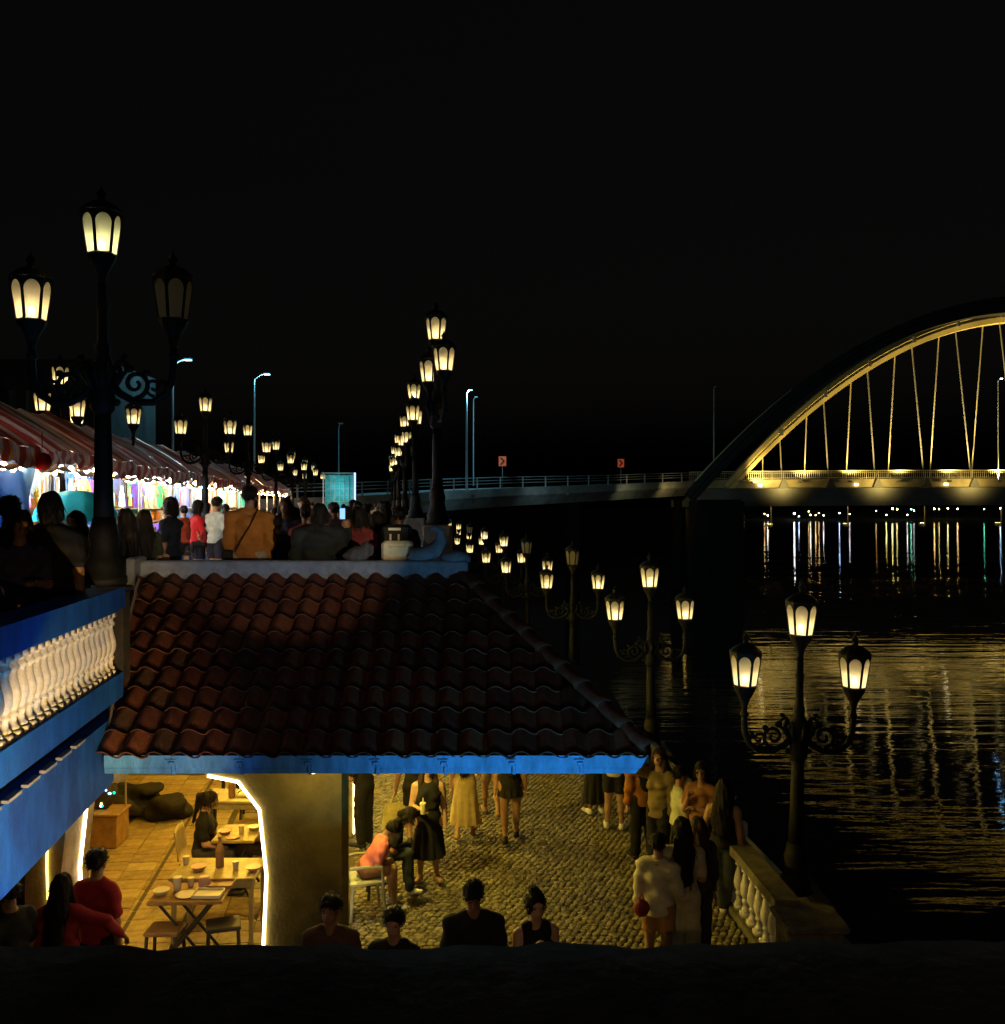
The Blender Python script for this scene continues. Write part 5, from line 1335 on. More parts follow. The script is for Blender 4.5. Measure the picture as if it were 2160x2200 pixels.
    if face and fine:
        for s in (-1, 1):
            e = MB().ball((0, 0, 0), (.0068*H, .003*H, .0033*H), 8, 5).build('eye', M_eye, o, tuple(hp_((s*.0185, .0445, .004))), smooth=True)
            e.rotation_euler = Matrix(Rh.tolist()).to_euler()
            e = MB().ball((0, 0, 0), (.0105*H, .003*H, .0017*H), 8, 5).build('eyebrow', HAIR[0], o, tuple(hp_((s*.019, .0475, .0165))), smooth=True); e.rotation_euler = Matrix(Rh.tolist()).to_euler()
        e = MB().ball((0, 0, 0), (.013*H, .005*H, .0045*H), 8, 5).build('mouth', M_lip, o, tuple(hp_((0, .0505, -.035))), smooth=True); e.rotation_euler = Matrix(Rh.tolist()).to_euler()
    Mw = rzm(yaw)
    o_hand = {nm: np.array((x, y, z)) + Mw @ (ja[nm][2] + ja[nm][3]*.06*H/1.65) for nm in 'LR'}
    return o, o_hand
BK = (0.012, 0.012, 0.013)
def blk(n='black'): return (BK, n)
CAMF = math.pi                                # yaw that faces the camera
# ================================================================== people on the lower quay
F = CAMF
WHT = (0.62, 0.60, 0.52); CREAM = (0.60, 0.52, 0.34)
def T(c, n, s='short'): return (c, n, s)
_, hL1 = person('woman in a black midi dress facing the camera with a cup', -0.98, 12.3, 0.03, F + 0.1, 1.62, 1.04, True, 'stand', 'down', 'hold', 0, (0.0, 0.05), 2, T(BK, 'black', 'none'), ('dress', BK, 'black'), ('long', 1), 'tan', hem=.20)
person('person in dark clothes standing by the light strips, turned to the wall', -2.02, 13.6, 0.03, 1.2, 1.66, 1.0, False, 'stand', 'read', 'read', 0.1, (0, 0.3), 1, T(BK, 'black'), ('trousers', BK, 'black'), ('short', 0), face=False)
_, hL4 = person('person in black carrying a pale yellow tote bag', -1.28, 13.7, 0.03, 0.15, 1.66, 1.0, False, 'walk', 'bag', 'down', 0, (0, 0), 1, T(BK, 'black'), ('shorts', BK, 'black'), ('short', 0), face=False)
person('woman in a long beige pleated dress walking away', -0.56, 13.9, 0.03, -0.1, 1.60, 1.0, True, 'walk', 'down', 'hold', 0, (0, 0), 0, T(CREAM, 'beige', 'short'), ('dress', (0.50, 0.38, 0.16), 'beige_dress'), ('long', 0), 'tan', hem=.13, face=False)
person('person in pale shorts and shirt walking beyond the beige dress', -0.18, 14.9, 0.03, 0.1, 1.62, 0.98, True, 'walk2', 'down', 'down', 0, (0, 0), 0, T(CREAM, 'cream'), ('shorts', (0.55, 0.42, 0.20), 'cream_shorts'), ('long', 0), 'tan', face=False)
person('bare-legged person in a short black dress walking away', 0.12, 13.75, 0.03, 0.05, 1.66, 1.0, True, 'walk', 'down', 'down', 0, (0, 0), 0, T(BK, 'black'), ('skirt', BK, 'black_skirt'), ('long', 0), 'black', hem=.40, face=False)
person('person in a long black skirt at the far side of the paving', 1.50, 15.0, 0.03, 0.3, 1.60, 0.95, True, 'stand', 'down', 'down', 0, (0, 0), 1, T(BK, 'black', 'long'), ('skirt', BK, 'black_skirt'), ('long', 0), 'white', hem=.12, face=False)
person('person in dark shorts with bright white sneakers', 1.72, 14.3, 0.03, -0.3, 1.64, 1.0, True, 'stand', 'hold', 'down', 0, (0, 0), 0, T(WHT, 'white'), ('shorts', BK, 'black'), ('bob', 0), 'white', face=False)
person('person in a long rust brown tunic and black trousers, back turned', 1.98, 13.1, 0.03, 0.15, 1.66, 1.0, True, 'stand', 'down', 'down', 0, (0, 0), 0, T((0.36, 0.14, 0.03), 'rust', 'jacket'), ('trousers', BK, 'black'), ('long', 0), face=False)
_, hL11 = person('brown-haired person in a patterned jacket holding up a phone', 2.12, 12.55, 0.03, 2.4, 1.70, 1.0, True, 'stand', 'down', 'up', 0, (0.3, 0.1), 0, T((0.20, 0.15, 0.06), 'olive_camo', 'jacket'), ('trousers', BK, 'black'), ('long', 1))
person('boy in a pale green-white shirt facing the river', 2.34, 12.3, 0.03, -1.35, 1.50, 0.95, False, 'stand', 'hold', 'hold', 0, (0, 0.2), 0, T((0.60, 0.62, 0.38), 'pale_green'), ('trousers', BK, 'black'), ('short', 0))
person('woman in brown with hands raised to her chest by the balustrade', 2.58, 12.05, 0.03, 2.5, 1.64, 1.0, True, 'stand', 'cross', 'chin', 0, (0.3, 0.1), 0, T((0.30, 0.13, 0.05), 'brown', 'short'), ('trousers', BK, 'black'), ('bob', 0))
person('person in black jeans leaning on the balustrade, white bag at the hip', 2.70, 11.35, 0.03, -0.5, 1.62, 1.0, True, 'cross', 'lean', 'down', 0, (0, 0), 0, T(BK, 'black', 'none'), ('trousers', (0.03, 0.04, 0.05), 'black_jeans'), ('long', 0), 'white', face=False)
person('long-haired woman in wide cream trousers, back to the camera', 1.90, 9.85, 0.03, 0.0, 1.66, 1.02, True, 'stand', 'down', 'hold', 0, (0, 0), 0, T(CREAM, 'cream_blouse'), ('wide', (0.60, 0.55, 0.34), 'cream_trousers'), ('long', 0), 'white', h=0.015, face=False)
person('young person in a loose pale shirt with a red collar and tan shorts', 1.63, 9.75, 0.03, -0.35, 1.52, 1.04, False, 'stand', 'down', 'hold', 0, (0, 0.1), 0, T((0.62, 0.58, 0.40), 'pale_cotton', 'jacket'), ('shorts', (0.42, 0.22, 0.07), 'tan'), ('short', 0), 'white', h=0.015, face=False)
person('person in dark clothes close behind the cream trousers', 2.14, 10.2, 0.03, 0.3, 1.55, 1.0, True, 'stand', 'down', 'down', 0, (0, 0), 1, T((0.05, 0.03, 0.035), 'plum_black', 'long'), ('trousers', BK, 'black'), ('long', 1), face=False)
# front row just behind the parapet
person('man in a black t-shirt looking down, behind the parapet', -0.25, 8.15, 0.03, F, 1.70, 1.14, False, 'stand', 'read', 'read', 0.06, (0.05, 0.55), 1, T(BK, 'black'), ('trousers', BK, 'black'), ('short', 0), h=0.015)
person('young man in a dark brown shirt at the foot of the arcade wall', -1.45, 7.86, 0.03, F - 0.05, 1.68, 1.04, False, 'stand', 'down', 'down', 0, (-0.1, 0.1), 1, T((0.09, 0.045, 0.02), 'dark_brown'), ('trousers', BK, 'black'), ('short', 0), h=0.015)
person('short-haired person in black between two young men at the parapet', -0.90, 7.77, 0.03, F - 0.2, 1.60, 1.0, False, 'stand', 'down', 'down', 0, (0.1, 0.1), 0, T(BK, 'black'), ('trousers', BK, 'black'), ('short', 0), h=0.015)
person('woman in a dark strap top touching her chin at the parapet', 0.29, 8.14, 0.03, F + 0.25, 1.58, 1.0, True, 'stand', 'down', 'chin', 0, (0, 0.05), 2, T(BK, 'black', 'none'), ('trousers', BK, 'black'), ('bun', 0), h=0.015)
person('boy in a dark red shirt seen from behind under the arch', -3.86, 8.85, 0.03, -0.15, 1.69, 0.98, False, 'stand', 'down', 'down', 0, (0, 0), 1, T((0.33, 0.02, 0.025), 'dark_red'), ('trousers', BK, 'black'), ('short', 0), h=0.015, face=False)
person('long-haired girl in dark red with an arm round the boy', -4.05, 8.55, 0.03, -0.05, 1.58, 1.0, True, 'stand', 'down', 'over', 0, (0, 0), 1, T((0.30, 0.018, 0.03), 'crimson', 'long'), ('trousers', BK, 'black'), ('long', 0), h=0.015, face=False)
person('person in a black shirt at the far left under the blue beam', -4.32, 8.15, 0.03, 1.2, 1.69, 1.08, False, 'stand', 'down', 'hold', 0, (0, 0.1), 1, T(BK, 'black'), ('trousers', BK, 'black'), ('short', 0), h=0.015)
# ================================================================== seated people
person('person in a coral pink shirt slumped forward on a plastic chair', -1.68, 11.40, 0.03, -1.25, 1.38, 1.0, True, 'sit', 'lap', 'lap', 0.62, (0, 0.7), 0, T((0.72, 0.20, 0.17), 'coral'), ('shorts', (0.25, 0.12, 0.05), 'brown_shorts'), ('bun', 0), 'white', seat=0.43, face=False)
person('person in black top and dark jeans crouched beside the plastic chair', -1.55, 11.92, 0.03, -1.35, 1.40, 1.0, True, 'sit', 'lap', 'lap', 0.62, (0, 0.7), 0, T(BK, 'black'), ('trousers', (0.025, 0.035, 0.05), 'dark_jeans'), ('bob', 0), 'white', seat=0.43, face=False)
person('girl in a black t-shirt eating at the arcade table', -3.88, 12.0, 0.01, -1.5, 1.60, 1.0, True, 'sit', 'table', 'table', 0.12, (0, 0.35), 2, T(BK, 'black'), ('trousers', (0.05, 0.05, 0.06), 'charcoal'), ('pony', 0), seat=0.45)
person('person in a pale shirt facing the girl across the arcade table', -3.02, 12.2, 0.01, 1.5, 1.55, 0.98, False, 'sit', 'table', 'table', 0.1, (0, 0.3), 0, T(WHT, 'white'), ('trousers', (0.10, 0.08, 0.05), 'brown_trousers'), ('short', 1), seat=0.45)
# things in hands
def hand_thing(name, label, cat, b, mm, at, rz=0.0):
    return tag(b.build(name, mm, None, tuple(at), rz, smooth=False), label, cat)
hand_thing('cup', 'pale drink cup held by the woman in the black dress', 'cup', MB().lathe([(0.030, -0.07), (0.034, -0.06), (0.042, 0.06), (0.044, 0.065), (0.040, 0.075), (0.012, 0.09), (0.004, 0.14)], 14), mat('cup_cream', (0.65, 0.58, 0.36), 0.5), hL1['R'] + (0.0, -0.05, 0.03))
P = []
for k in range(7):
    t = k / 6; wv = 0.20 - 0.05 * t; P.append([(wv*math.cos(a), 0.06*math.sin(a)*(1 - .7*t) + .01*math.sin(a*5+k), -0.50 + 0.36*t) for a in np.linspace(0, 2*math.pi, 19)])
b = MB().grid(P)
for q in (-0.02, 0.02): b.tube([(-0.07, q, -0.15), (-0.03, q, -0.03), (0, q, 0.0), (0.03, q, -0.03), (0.07, q, -0.15)], 0.008, 5)
hand_thing('tote_bag', 'pale yellow tote bag hanging from a lowered hand', 'bag', b, mat('tote_canvas', (0.62, 0.52, 0.20), 0.8, var=0.2), hL4['L'] + (0, -0.02, 0), 0.2)
M_screen = emit('phone_screen_blue', (0.30, 0.55, 1.0), 1.4)
def phone(label, at, rz, lit=True, tilt=0.0):
    t = tag(empty('phone', tuple(at), rz), label, 'phone')
    MB().bev((0, 0, 0.04), (0.075, 0.010, 0.15), 0.004).build('case', M_iron, t)
    MB().box((0, -0.0065, 0.04), (0.066, 0.003, 0.135)).build('screen', M_screen if lit else mat('phone_glass', (0.02, 0.02, 0.03), 0.1), t)
    return t
phone('dark phone raised beside the corner of the blue fascia', hL11['R'] + (0, 0, 0.02), 2.4, False)
tag(MB().bev((0, 0, 0), (0.30, 0.10, 0.20), 0.03).tube([(-0.12, 0, 0.09), (-0.06, 0, 0.34), (0.0, 0, 0.42)], 0.010, 5).build('shoulder_bag', mat('bag_white', (0.55, 0.52, 0.42), 0.7, var=0.2), None, (2.86, 11.38, 1.02), 0.4), 'boxy white shoulder bag beside the person leaning on the balustrade', 'bag')
tag(MB().ball((0, 0, 0), (0.085, 0.06, 0.09), 12, 8).tube([(-0.03, 0, 0.07), (0, 0, 0.16), (0.03, 0, 0.07)], 0.008, 5).build('pouch', mat('pouch_maroon', (0.22, 0.03, 0.025), 0.6, var=0.3), None, (1.44, 9.63, 0.83)), 'small maroon round pouch hanging beside the pale shirt', 'pouch')

# ================================================================== people on the upper promenade
D = DECK
person('broad dark figure with short hair standing at the balcony by the big lamp', -3.98, 8.2, D, 0.1, 1.76, 1.12, False, 'stand', 'down', 'down', 0, (0, 0), 1, T(BK, 'black'), ('trousers', BK, 'black'), ('bob', 0), face=False)
person('dark figure in a cap-shaped haircut at the far left of the balcony', -4.24, 8.0, D, 0.5, 1.72, 1.15, False, 'stand', 'down', 'hold', 0, (0, 0), 1, T(BK, 'black'), ('trousers', BK, 'black'), ('short', 0), face=False)
person('person in a purple-black top at the balcony with bowed head', -4.02, 7.75, D, F + 0.6, 1.60, 1.0, True, 'stand', 'hold', 'down', 0, (0, 0.4), 1, T((0.06, 0.04, 0.09), 'purple_black'), ('trousers', BK, 'black'), ('long', 0), face=False)
person('woman in a white top, her side lit orange, left of the lamp pole', -4.55, 9.95, D, F - 0.7, 1.58, 1.0, True, 'stand', 'down', 'down', 0, (0.4, 0.1), 0, T(WHT, 'white', 'none'), ('trousers', BK, 'black'), ('long', 1))
person('woman in black with long hair in profile right of the lamp pole', -4.66, 11.5, D, 1.2, 1.60, 1.0, True, 'stand', 'down', 'fwd', 0, (0.2, 0.05), 0, T(BK, 'black', 'long'), ('trousers', BK, 'black'), ('long', 0))
person('dark-haired person just behind the woman in profile', -4.70, 12.2, D, 0.6, 1.58, 1.0, True, 'stand', 'down', 'down', 0, (0, 0), 1, T((0.04, 0.05, 0.03), 'dark_green'), ('trousers', BK, 'black'), ('long', 0), face=False)
person('bob-haired woman in a navy dress facing the stalls', -4.85, 13.6, D, 1.35, 1.76, 0.98, True, 'stand', 'down', 'fwd', 0, (0.1, 0.05), 0, T((0.012, 0.018, 0.04), 'navy', 'short'), ('dress', (0.012, 0.018, 0.04), 'navy_dress'), ('bob', 0), hem=.28)
person('woman in a bright red shirt holding a small child', -6.06, 18.5, D, -0.9, 1.74, 1.0, True, 'stand', 'chin', 'cross', 0, (0, 0.25), 0, T((0.60, 0.02, 0.03), 'bright_red', 'long'), ('shorts', (0.02, 0.025, 0.05), 'navy_shorts'), ('bob', 0))
person('small child in dark red carried by the woman in red', -5.88, 18.36, D + 0.70, 1.6, 0.85, 1.15, False, 'sit', 'chin', 'down', 0, (0, 0), 0, T((0.30, 0.03, 0.03), 'maroon'), ('trousers', BK, 'black'), ('short', 0), seat=0.10, h=0.016, face=False)
person('man in a light cyan t-shirt and dark shorts', -5.62, 18.3, D, -0.5, 1.80, 1.08, False, 'stand', 'down', 'hold', 0, (0, 0.1), 2, T((0.60, 0.75, 0.78), 'light_cyan'), ('shorts', (0.02, 0.025, 0.05), 'navy_shorts'), ('short', 0), 'white', face=False)
person('man in a rust brown jacket with a thin shoulder strap', -3.40, 12.5, D, 0.1, 1.90, 1.16, False, 'stand', 'down', 'down', 0, (0, 0), 1, T((0.33, 0.14, 0.03), 'rust_jacket', 'jacket'), ('trousers', (0.32, 0.28, 0.24), 'stone_trousers'), ('short', 0), h=0.015, face=False)
tag(MB().tube([(-0.155, -0.14, 0.95), (-0.06, -0.175, 1.12), (0.05, -0.185, 1.30), (0.12, -0.15, 1.46), (0.13, -0.06, 1.52)], 0.008, 5).bev((-0.26, -0.08, 0.88), (0.14, 0.10, 0.20), 0.03).build('sling_bag', M_iron, None, (-3.40, 12.47, D + 0.08), 0.1), 'small black sling bag on the man in the rust jacket', 'bag')
person('short dark figure right of the rust jacket', -3.06, 12.6, D, 0.2, 1.50, 1.0, False, 'stand', 'down', 'down', 0, (0, 0), 1, T((0.03, 0.03, 0.035), 'charcoal_shirt'), ('trousers', BK, 'black'), ('short', 0), face=False)
person('long-haired woman in grey behind the short dark figure', -3.1, 13.8, D, -0.2, 1.62, 1.0, True, 'stand', 'down', 'hold', 0, (0, 0), 0, T((0.14, 0.12, 0.13), 'grey'), ('trousers', BK, 'black'), ('long', 1), face=False)
person('large person in a dark coat carrying a child, centre of the crowd', -2.26, 11.5, D, 0.15, 1.66, 1.42, False, 'stand', 'hold', 'cross', 0, (0, 0.1), 1, T((0.014, 0.017, 0.018), 'black_coat', 'jacket'), ('trousers', BK, 'black'), ('bob', 0), h=0.015, face=False)
person('child with tousled hair riding on the shoulder of the dark coat', -2.22, 11.72, D + 0.86, 0.3, 0.98, 1.1, False, 'sit', 'hold', 'hold', 0, (0.2, 0), 0, T((0.06, 0.05, 0.05), 'dark_grey'), ('trousers', BK, 'black'), ('short', 1), seat=0.12, h=0.016, face=False)
_, hU = person('dark-haired person holding up a phone with a blue screen', -2.02, 12.0, D, 0.1, 1.62, 1.0, True, 'stand', 'phone', 'phone', 0, (0, 0.1), 1, T(BK, 'black', 'long'), ('trousers', BK, 'black'), ('short', 0), face=False)
phone('phone with a glowing blue screen above the crowd', (-2.02, 11.75, D + 1.50), 0.0, True)
person('person in a dark red shirt beside the phone holder', -1.84, 12.0, D, -0.1, 1.62, 1.0, True, 'stand', 'hold', 'down', 0, (0, 0), 0, T((0.16, 0.03, 0.03), 'wine'), ('trousers', BK, 'black'), ('bob', 0), face=False)
person('person in a reddish plaid shirt near the ridge scroll', -1.64, 12.2, D, 0.3, 1.56, 1.0, False, 'stand', 'hold', 'down', 0, (0, 0), 0, T((0.22, 0.09, 0.06), 'plaid_red', 'long'), ('trousers', (0.30, 0.22, 0.10), 'khaki'), ('bob', 0), face=False)
person('person in a black hooded jacket wearing a backpack beside the scroll', -1.30, 11.7, D, 0.0, 1.62, 1.08, False, 'stand', 'down', 'down', 0, (0, 0.1), 1, T(BK, 'black', 'jacket'), ('trousers', BK, 'black'), ('short', 0), face=False)
t = tag(empty('backpack', (-1.30, 11.46, D + 1.02)), 'black backpack with two pale stripes on the hooded figure', 'backpack')
MB().bev((0, 0, 0.16), (0.36, 0.16, 0.46), 0.05).build('body', M_iron, t)
M_pale = mat('backpack_piping', (0.62, 0.58, 0.36), 0.6)
for s in (-0.07, 0.03): MB().box((s, -0.083, 0.14), (0.022, 0.006, 0.27)).build('stripe', M_pale, t)
MB().box((-0.02, -0.083, 0.335), (0.15, 0.006, 0.03)).build('stripe', M_pale, t); MB().ball((0.13, -0.07, 0.02), (0.05, 0.03, 0.09), 8, 6).build('pocket', M_pale, t)
b = MB().bev((0, 0, 0.11), (0.38, 0.14, 0.24), 0.04); b.tube([(-0.12, -.05, 0.21), (-0.08, -.08, 0.16), (0.08, -.085, 0.15), (0.12, -.05, 0.21)], 0.012, 5)
tag(b.build('canvas_bag', mat('bag_cream', (0.62, 0.55, 0.34), 0.8, var=0.25, vscale=7), None, (-1.26, 11.18, 4.36 - 0.02)), 'cream canvas bag resting on the ridge beam', 'bag')
bq = Blob(0.05).el((0, 0, .08), (.15, .10, .09)).el((.09, .0, .14), (.09, .08, .08)).el((-.08, .01, .05), (.11, .09, .06))
tag(link('bundle', np_mesh('bundle', [bq.mesh(.012, lambda V, X, Y, Z: np.maximum(V + .010*np.sin(34*X + 21*Z)*np.sin(27*Z - 15*X) + .006*np.sin(60*X + 40*Y), -Z))], mat('bundle_grey', (0.07, 0.07, 0.075), 0.85, var=0.3, bump=0.6, bscale=30)), None, (-1.72, 11.12, 4.335)), 'grey lumpy bundle on the ridge beam left of the cream bag', 'bundle')

# crowd farther along: a few figures reused in other clothes
proto = []
specs = [('stand', 'down', 'hold', 'short', False, 'trousers'), ('walk', 'swing', 'back', 'long', True, 'trousers'), ('walk2', 'back', 'swing', 'short', False, 'shorts'), ('stand', 'phone', 'phone', 'bob', True, 'skirt'), ('stand', 'cross', 'down', 'pony', True, 'trousers'), ('walk', 'hold', 'down', 'short', False, 'trousers')]
CC = [((0.30, 0.05, 0.05), 'brick red'), ((0.10, 0.12, 0.22), 'slate blue'), ((0.45, 0.42, 0.38), 'pale grey'), ((0.05, 0.05, 0.055), 'black'), ((0.35, 0.22, 0.10), 'tan'), ((0.12, 0.20, 0.12), 'green'), ((0.45, 0.30, 0.32), 'dusty pink'), ((0.14, 0.10, 0.16), 'plum'), ((0.5, 0.47, 0.3), 'cream'), ((0.45, 0.08, 0.04), 'orange red'), ((0.10, 0.28, 0.40), 'teal blue')]
far = []
fr = random.Random(5)
yv = 13.2; k = 0
used_far = set()
while k < 46:
    x = al(-1.75, 15, yv) - fr.uniform(0.1, 5.0 if yv > 19.5 else 2.0)
    far.append((x, yv)); yv += fr.uniform(0.15, 0.5) if yv < 20 else fr.uniform(.35, .95) if yv < 26 else fr.uniform(.6, 1.5); k += 1
for i, (x, yv) in enumerate(far):
    lg, a1, a2, hr, fm, bt = specs[i % 6]; c, cn = CC[i % len(CC)]
    lab = '%s figure in %s, %s row of the market crowd, counted from the ridge' % ({'short': 'short-haired', 'long': 'long-haired', 'bob': 'bob-haired', 'pony': 'ponytailed'}[hr], cn, ORD[i // 3] if i // 3 < len(ORD) else 'last')
    hh = fr.uniform(1.56, 1.80); yw = fr.choice((0, 0.2, -0.3, 0.9, 1.4, F, F + 0.4))
    if i < 6:
        o, _ = person(lab, x, yv, D, yw, 1.62, 1.0, fm, lg, a1, a2, 0, (0, 0), i % 3, T(c, 'crowd_' + cn.replace(' ', '_')), (bt, (0.04, 0.04, 0.05), 'crowd_dark'), (hr, i % 2), h=0.024, fine=False, face=False, group='market crowd farther along', hem=.3)
        o.scale = (hh/1.62,)*3; proto.append(o)
    else:
        o = copy_tree(proto[i % 6]); o.location = (x, yv, D); o.rotation_euler = (0, 0, yw); o.scale = (hh/1.62,)*3; o['label'] = lab
        for ch in o.children:
            if ch.name.startswith(('shirt', 'jacket')):
                ch.material_slots[0].link = 'OBJECT'; ch.material_slots[0].material = cloth('crowd_' + cn.replace(' ', '_'), c)
# ================================================================== furniture in the arcade and on the quay
M_ptab = mat('table_cream_laminate', (0.40, 0.32, 0.13), 0.45, var=0.35, vscale=6); M_wood = mat('table_wood', (0.30, 0.17, 0.06), 0.5, var=0.4, vscale=6, stretch=(1, 8, 1)); M_leg = mat('table_leg_dark', (0.03, 0.025, 0.02), 0.5)
M_plast = mat('plastic_chair_olive', (0.34, 0.34, 0.22), 0.4, var=0.12); M_wp = mat('white_laminate', (0.46, 0.41, 0.26), 0.45, var=0.3)
def table(label, x, y, w, d, h, mm, rz=0.0, legs='four', panel=False):
    t = tag(empty('table', (x, y, 0.012), rz), label, 'table')
    MB().bev((0, 0, h - 0.02), (w, d, 0.04), 0.008).build('table_top', mm, t)
    if legs == 'four':
        for sx in (-1, 1):
            for sy in (-1, 1): MB().box((sx*(w/2 - .05), sy*(d/2 - .05), (h - .042)/2), (0.045, 0.045, h - .042)).build('leg', M_leg if not panel else mm, t)
        MB().box((0, -d/2 + .05, h - .085), (w - .1, 0.025, 0.08)).build('apron', mm, t)
    else:
        for sy in (-1, 1):
            b = MB(); b.tube([(-w*.36, sy*(d/2 - .08), 0.0), (w*.36, sy*(d/2 - .08), h - .045)], 0.016, 6); b.tube([(w*.36, sy*(d/2 - .06), 0.0), (-w*.36, sy*(d/2 - .06), h - .045)], 0.016, 6); b.build('folding_leg', M_leg, t)
    return t
def stool(label, x, y, h, rz=0.0, mm=None):
    t = tag(empty('stool', (x, y, 0.012), rz), label, 'stool')
    MB().bev((0, 0, h - .02), (0.36, 0.30, 0.045), 0.012).build('seat', mm or M_wood, t)
    for sx in (-1, 1):
        for sy in (-1, 1): MB().tube([(sx*.15, sy*.12, h - .045), (sx*.17, sy*.14, 0)], 0.02, 6).build('leg', M_leg, t)
    MB().box((0, -.13, h*.45), (0.30, 0.02, 0.03)).build('stretcher', M_leg, t); return t
def chair(label, x, y, rz, mm, arms=False):
    t = tag(empty('chair', (x, y, 0.012), rz), label, 'chair')
    MB().bev((0, 0, 0.43), (0.44, 0.42, 0.035), 0.012).build('seat', mm, t)
    P = [[(0.21*u, -0.21 - 0.05*v - 0.02*(1 - u*u), 0.47 + 0.40*v*(1 - .08*u*u)) for v in np.linspace(0, 1, 6)] for u in np.linspace(-1, 1, 9)]
    MB().grid(P, (0, -0.016, 0)).build('backrest', mm, t, smooth=True)
    for sx in (-1, 1):
        for sy in (-1, 1): MB().tube([(sx*.19, sy*.18, 0.42), (sx*.22, sy*.21, 0)], [0.022, 0.018], 7).build('leg', mm, t)
        if arms: MB().tube([(sx*.21, -.22, .64), (sx*.24, -.05, .65), (sx*.24, .16, .63), (sx*.21, .18, .43)], 0.018, 7).build('armrest', mm, t)
    return t
chair('olive plastic armchair on the cobbles beside the light strips', -1.68, 11.38, -1.25 , M_plast, True)
stool('low plastic stool under the crouched person in black', -1.55, 11.90, 0.43, 0.2, M_plast)
table('long cream table nearest the front of the arcade', -3.30, 10.85, 0.98, 0.62, 0.76, M_ptab, 0.0, 'four', True)
table('wooden folding table heaped with cups and trays', -3.42, 10.22, 0.80, 0.52, 0.74, M_wood, 0.05, 'fold')
stool('wooden stool at the front left of the arcade tables', -3.62, 9.98, 0.46)
stool('dark stool right of the folding table', -3.00, 10.0, 0.50, 0.3, M_leg)
table('small table with food between the two seated diners', -3.42, 12.08, 0.55, 0.60, 0.74, M_ptab, 0, 'fold')
chair('wooden-toned chair under the girl in black', -3.90, 12.0, -1.5, mat('chair_tan', (0.36, 0.27, 0.13), 0.5, var=0.2))
chair('chair under the person in the pale shirt', -3.00, 12.2, 1.5, mat('chair_cream', (0.5, 0.42, 0.25), 0.5, var=0.2))
table('white table in the middle of the arcade', -3.78, 13.6, 1.15, 0.6, 0.75, M_wp, -0.05)
table('white table at the back of the arcade row', -4.1, 15.6, 1.05, 0.7, 0.76, M_wp, -0.1)
stool('pale stool before the back white table', -4.0, 14.9, 0.46, 0.1, M_wp)
table('long white table farthest down the arcade', -4.35, 17.6, 1.3, 0.7, 0.76, M_wp, -0.1)
# tableware
def ware(name, label, cat, b, mm, at, rz=0.0): return tag(b.build(name, mm, None, at, rz, smooth=False), label, cat, 'tableware in the arcade')
fr0 = random.Random(4)
cupm = MB().lathe([(0.028, 0), (0.032, 0.01), (0.040, 0.10), (0.036, 0.10)], 12)
bowl = lambda: MB().lathe([(0.04, 0), (0.05, 0.005), (0.085, 0.05), (0.09, 0.055), (0.07, 0.052)], 14)
tray = lambda w, d: MB().bev((0, 0, .01), (w, d, .018), .004).box((0, d/2, .025), (w, .01, .03)).box((0, -d/2, .025), (w, .01, .03)).box((w/2, 0, .025), (.01, d - .012, .03)).box((-w/2, 0, .025), (.01, d - .012, .03))
cup = lambda: MB().lathe([(0.028, 0), (0.032, 0.01), (0.040, 0.10), (0.036, 0.10)], 12)
C1, C2, C3 = mat('ware_cream', (0.66, 0.58, 0.40), 0.4), mat('ware_pink', (0.6, 0.36, 0.30), 0.4), mat('ware_brown', (0.28, 0.16, 0.08), 0.5)
zt = 0.754
ware('cup', 'tall cream cup on the left of the folding table', 'cup', MB().lathe([(0.032, 0), (0.038, 0.01), (0.05, 0.15), (0.046, 0.15)], 12), C1, (-3.58, 10.25, zt))
ware('cup', 'small cup behind the tall cream cup', 'cup', cup(), C1, (-3.47, 10.36, zt)); ware('bowl', 'white bowl at the left edge of the folding table', 'bowl', bowl(), C1, (-3.72, 10.15, zt))
ware('tray', 'cream tray at the right of the folding table', 'tray', tray(0.30, 0.20), C1, (-3.20, 10.12, zt)); ware('plate', 'flat plate in the middle of the folding table', 'plate', MB().lathe([(0.06, 0), (0.11, 0.012), (0.115, 0.016), (0.06, 0.010)], 18), C1, (-3.44, 10.12, zt))
ware('tray', 'brown tray behind the cream tray', 'tray', tray(0.28, 0.18), C3, (-3.14, 10.38, zt))
ware('carton', 'small paper carton behind the cream tray on the folding table', 'carton', MB().bev((0, 0, .05), (.12, .08, .10), .006).box((0, 0, .104), (.10, .07, .008)), C2, (-3.32, 10.37, zt))
zf = 0.754
ware('bowl', 'pink food bowl before the seated girl', 'bowl', bowl(), C2, (-3.58, 12.0, zf)); ware('cup', 'pale cup between the two diners', 'cup', cup(), C1, (-3.38, 12.05, zf)); ware('bowl', 'cream bowl before the person in the pale shirt', 'bowl', bowl(), C1, (-3.24, 12.15, zf)); ware('plate', 'plate at the near edge of the diners table', 'plate', MB().lathe([(0.05, 0), (0.09, 0.010), (0.095, 0.014), (0.05, 0.008)], 16), C2, (-3.44, 11.88, zf))
ware('tray', 'long tray on the middle white table', 'tray', tray(0.5, 0.25), C1, (-3.62, 13.6, 0.765))
k_ = 0
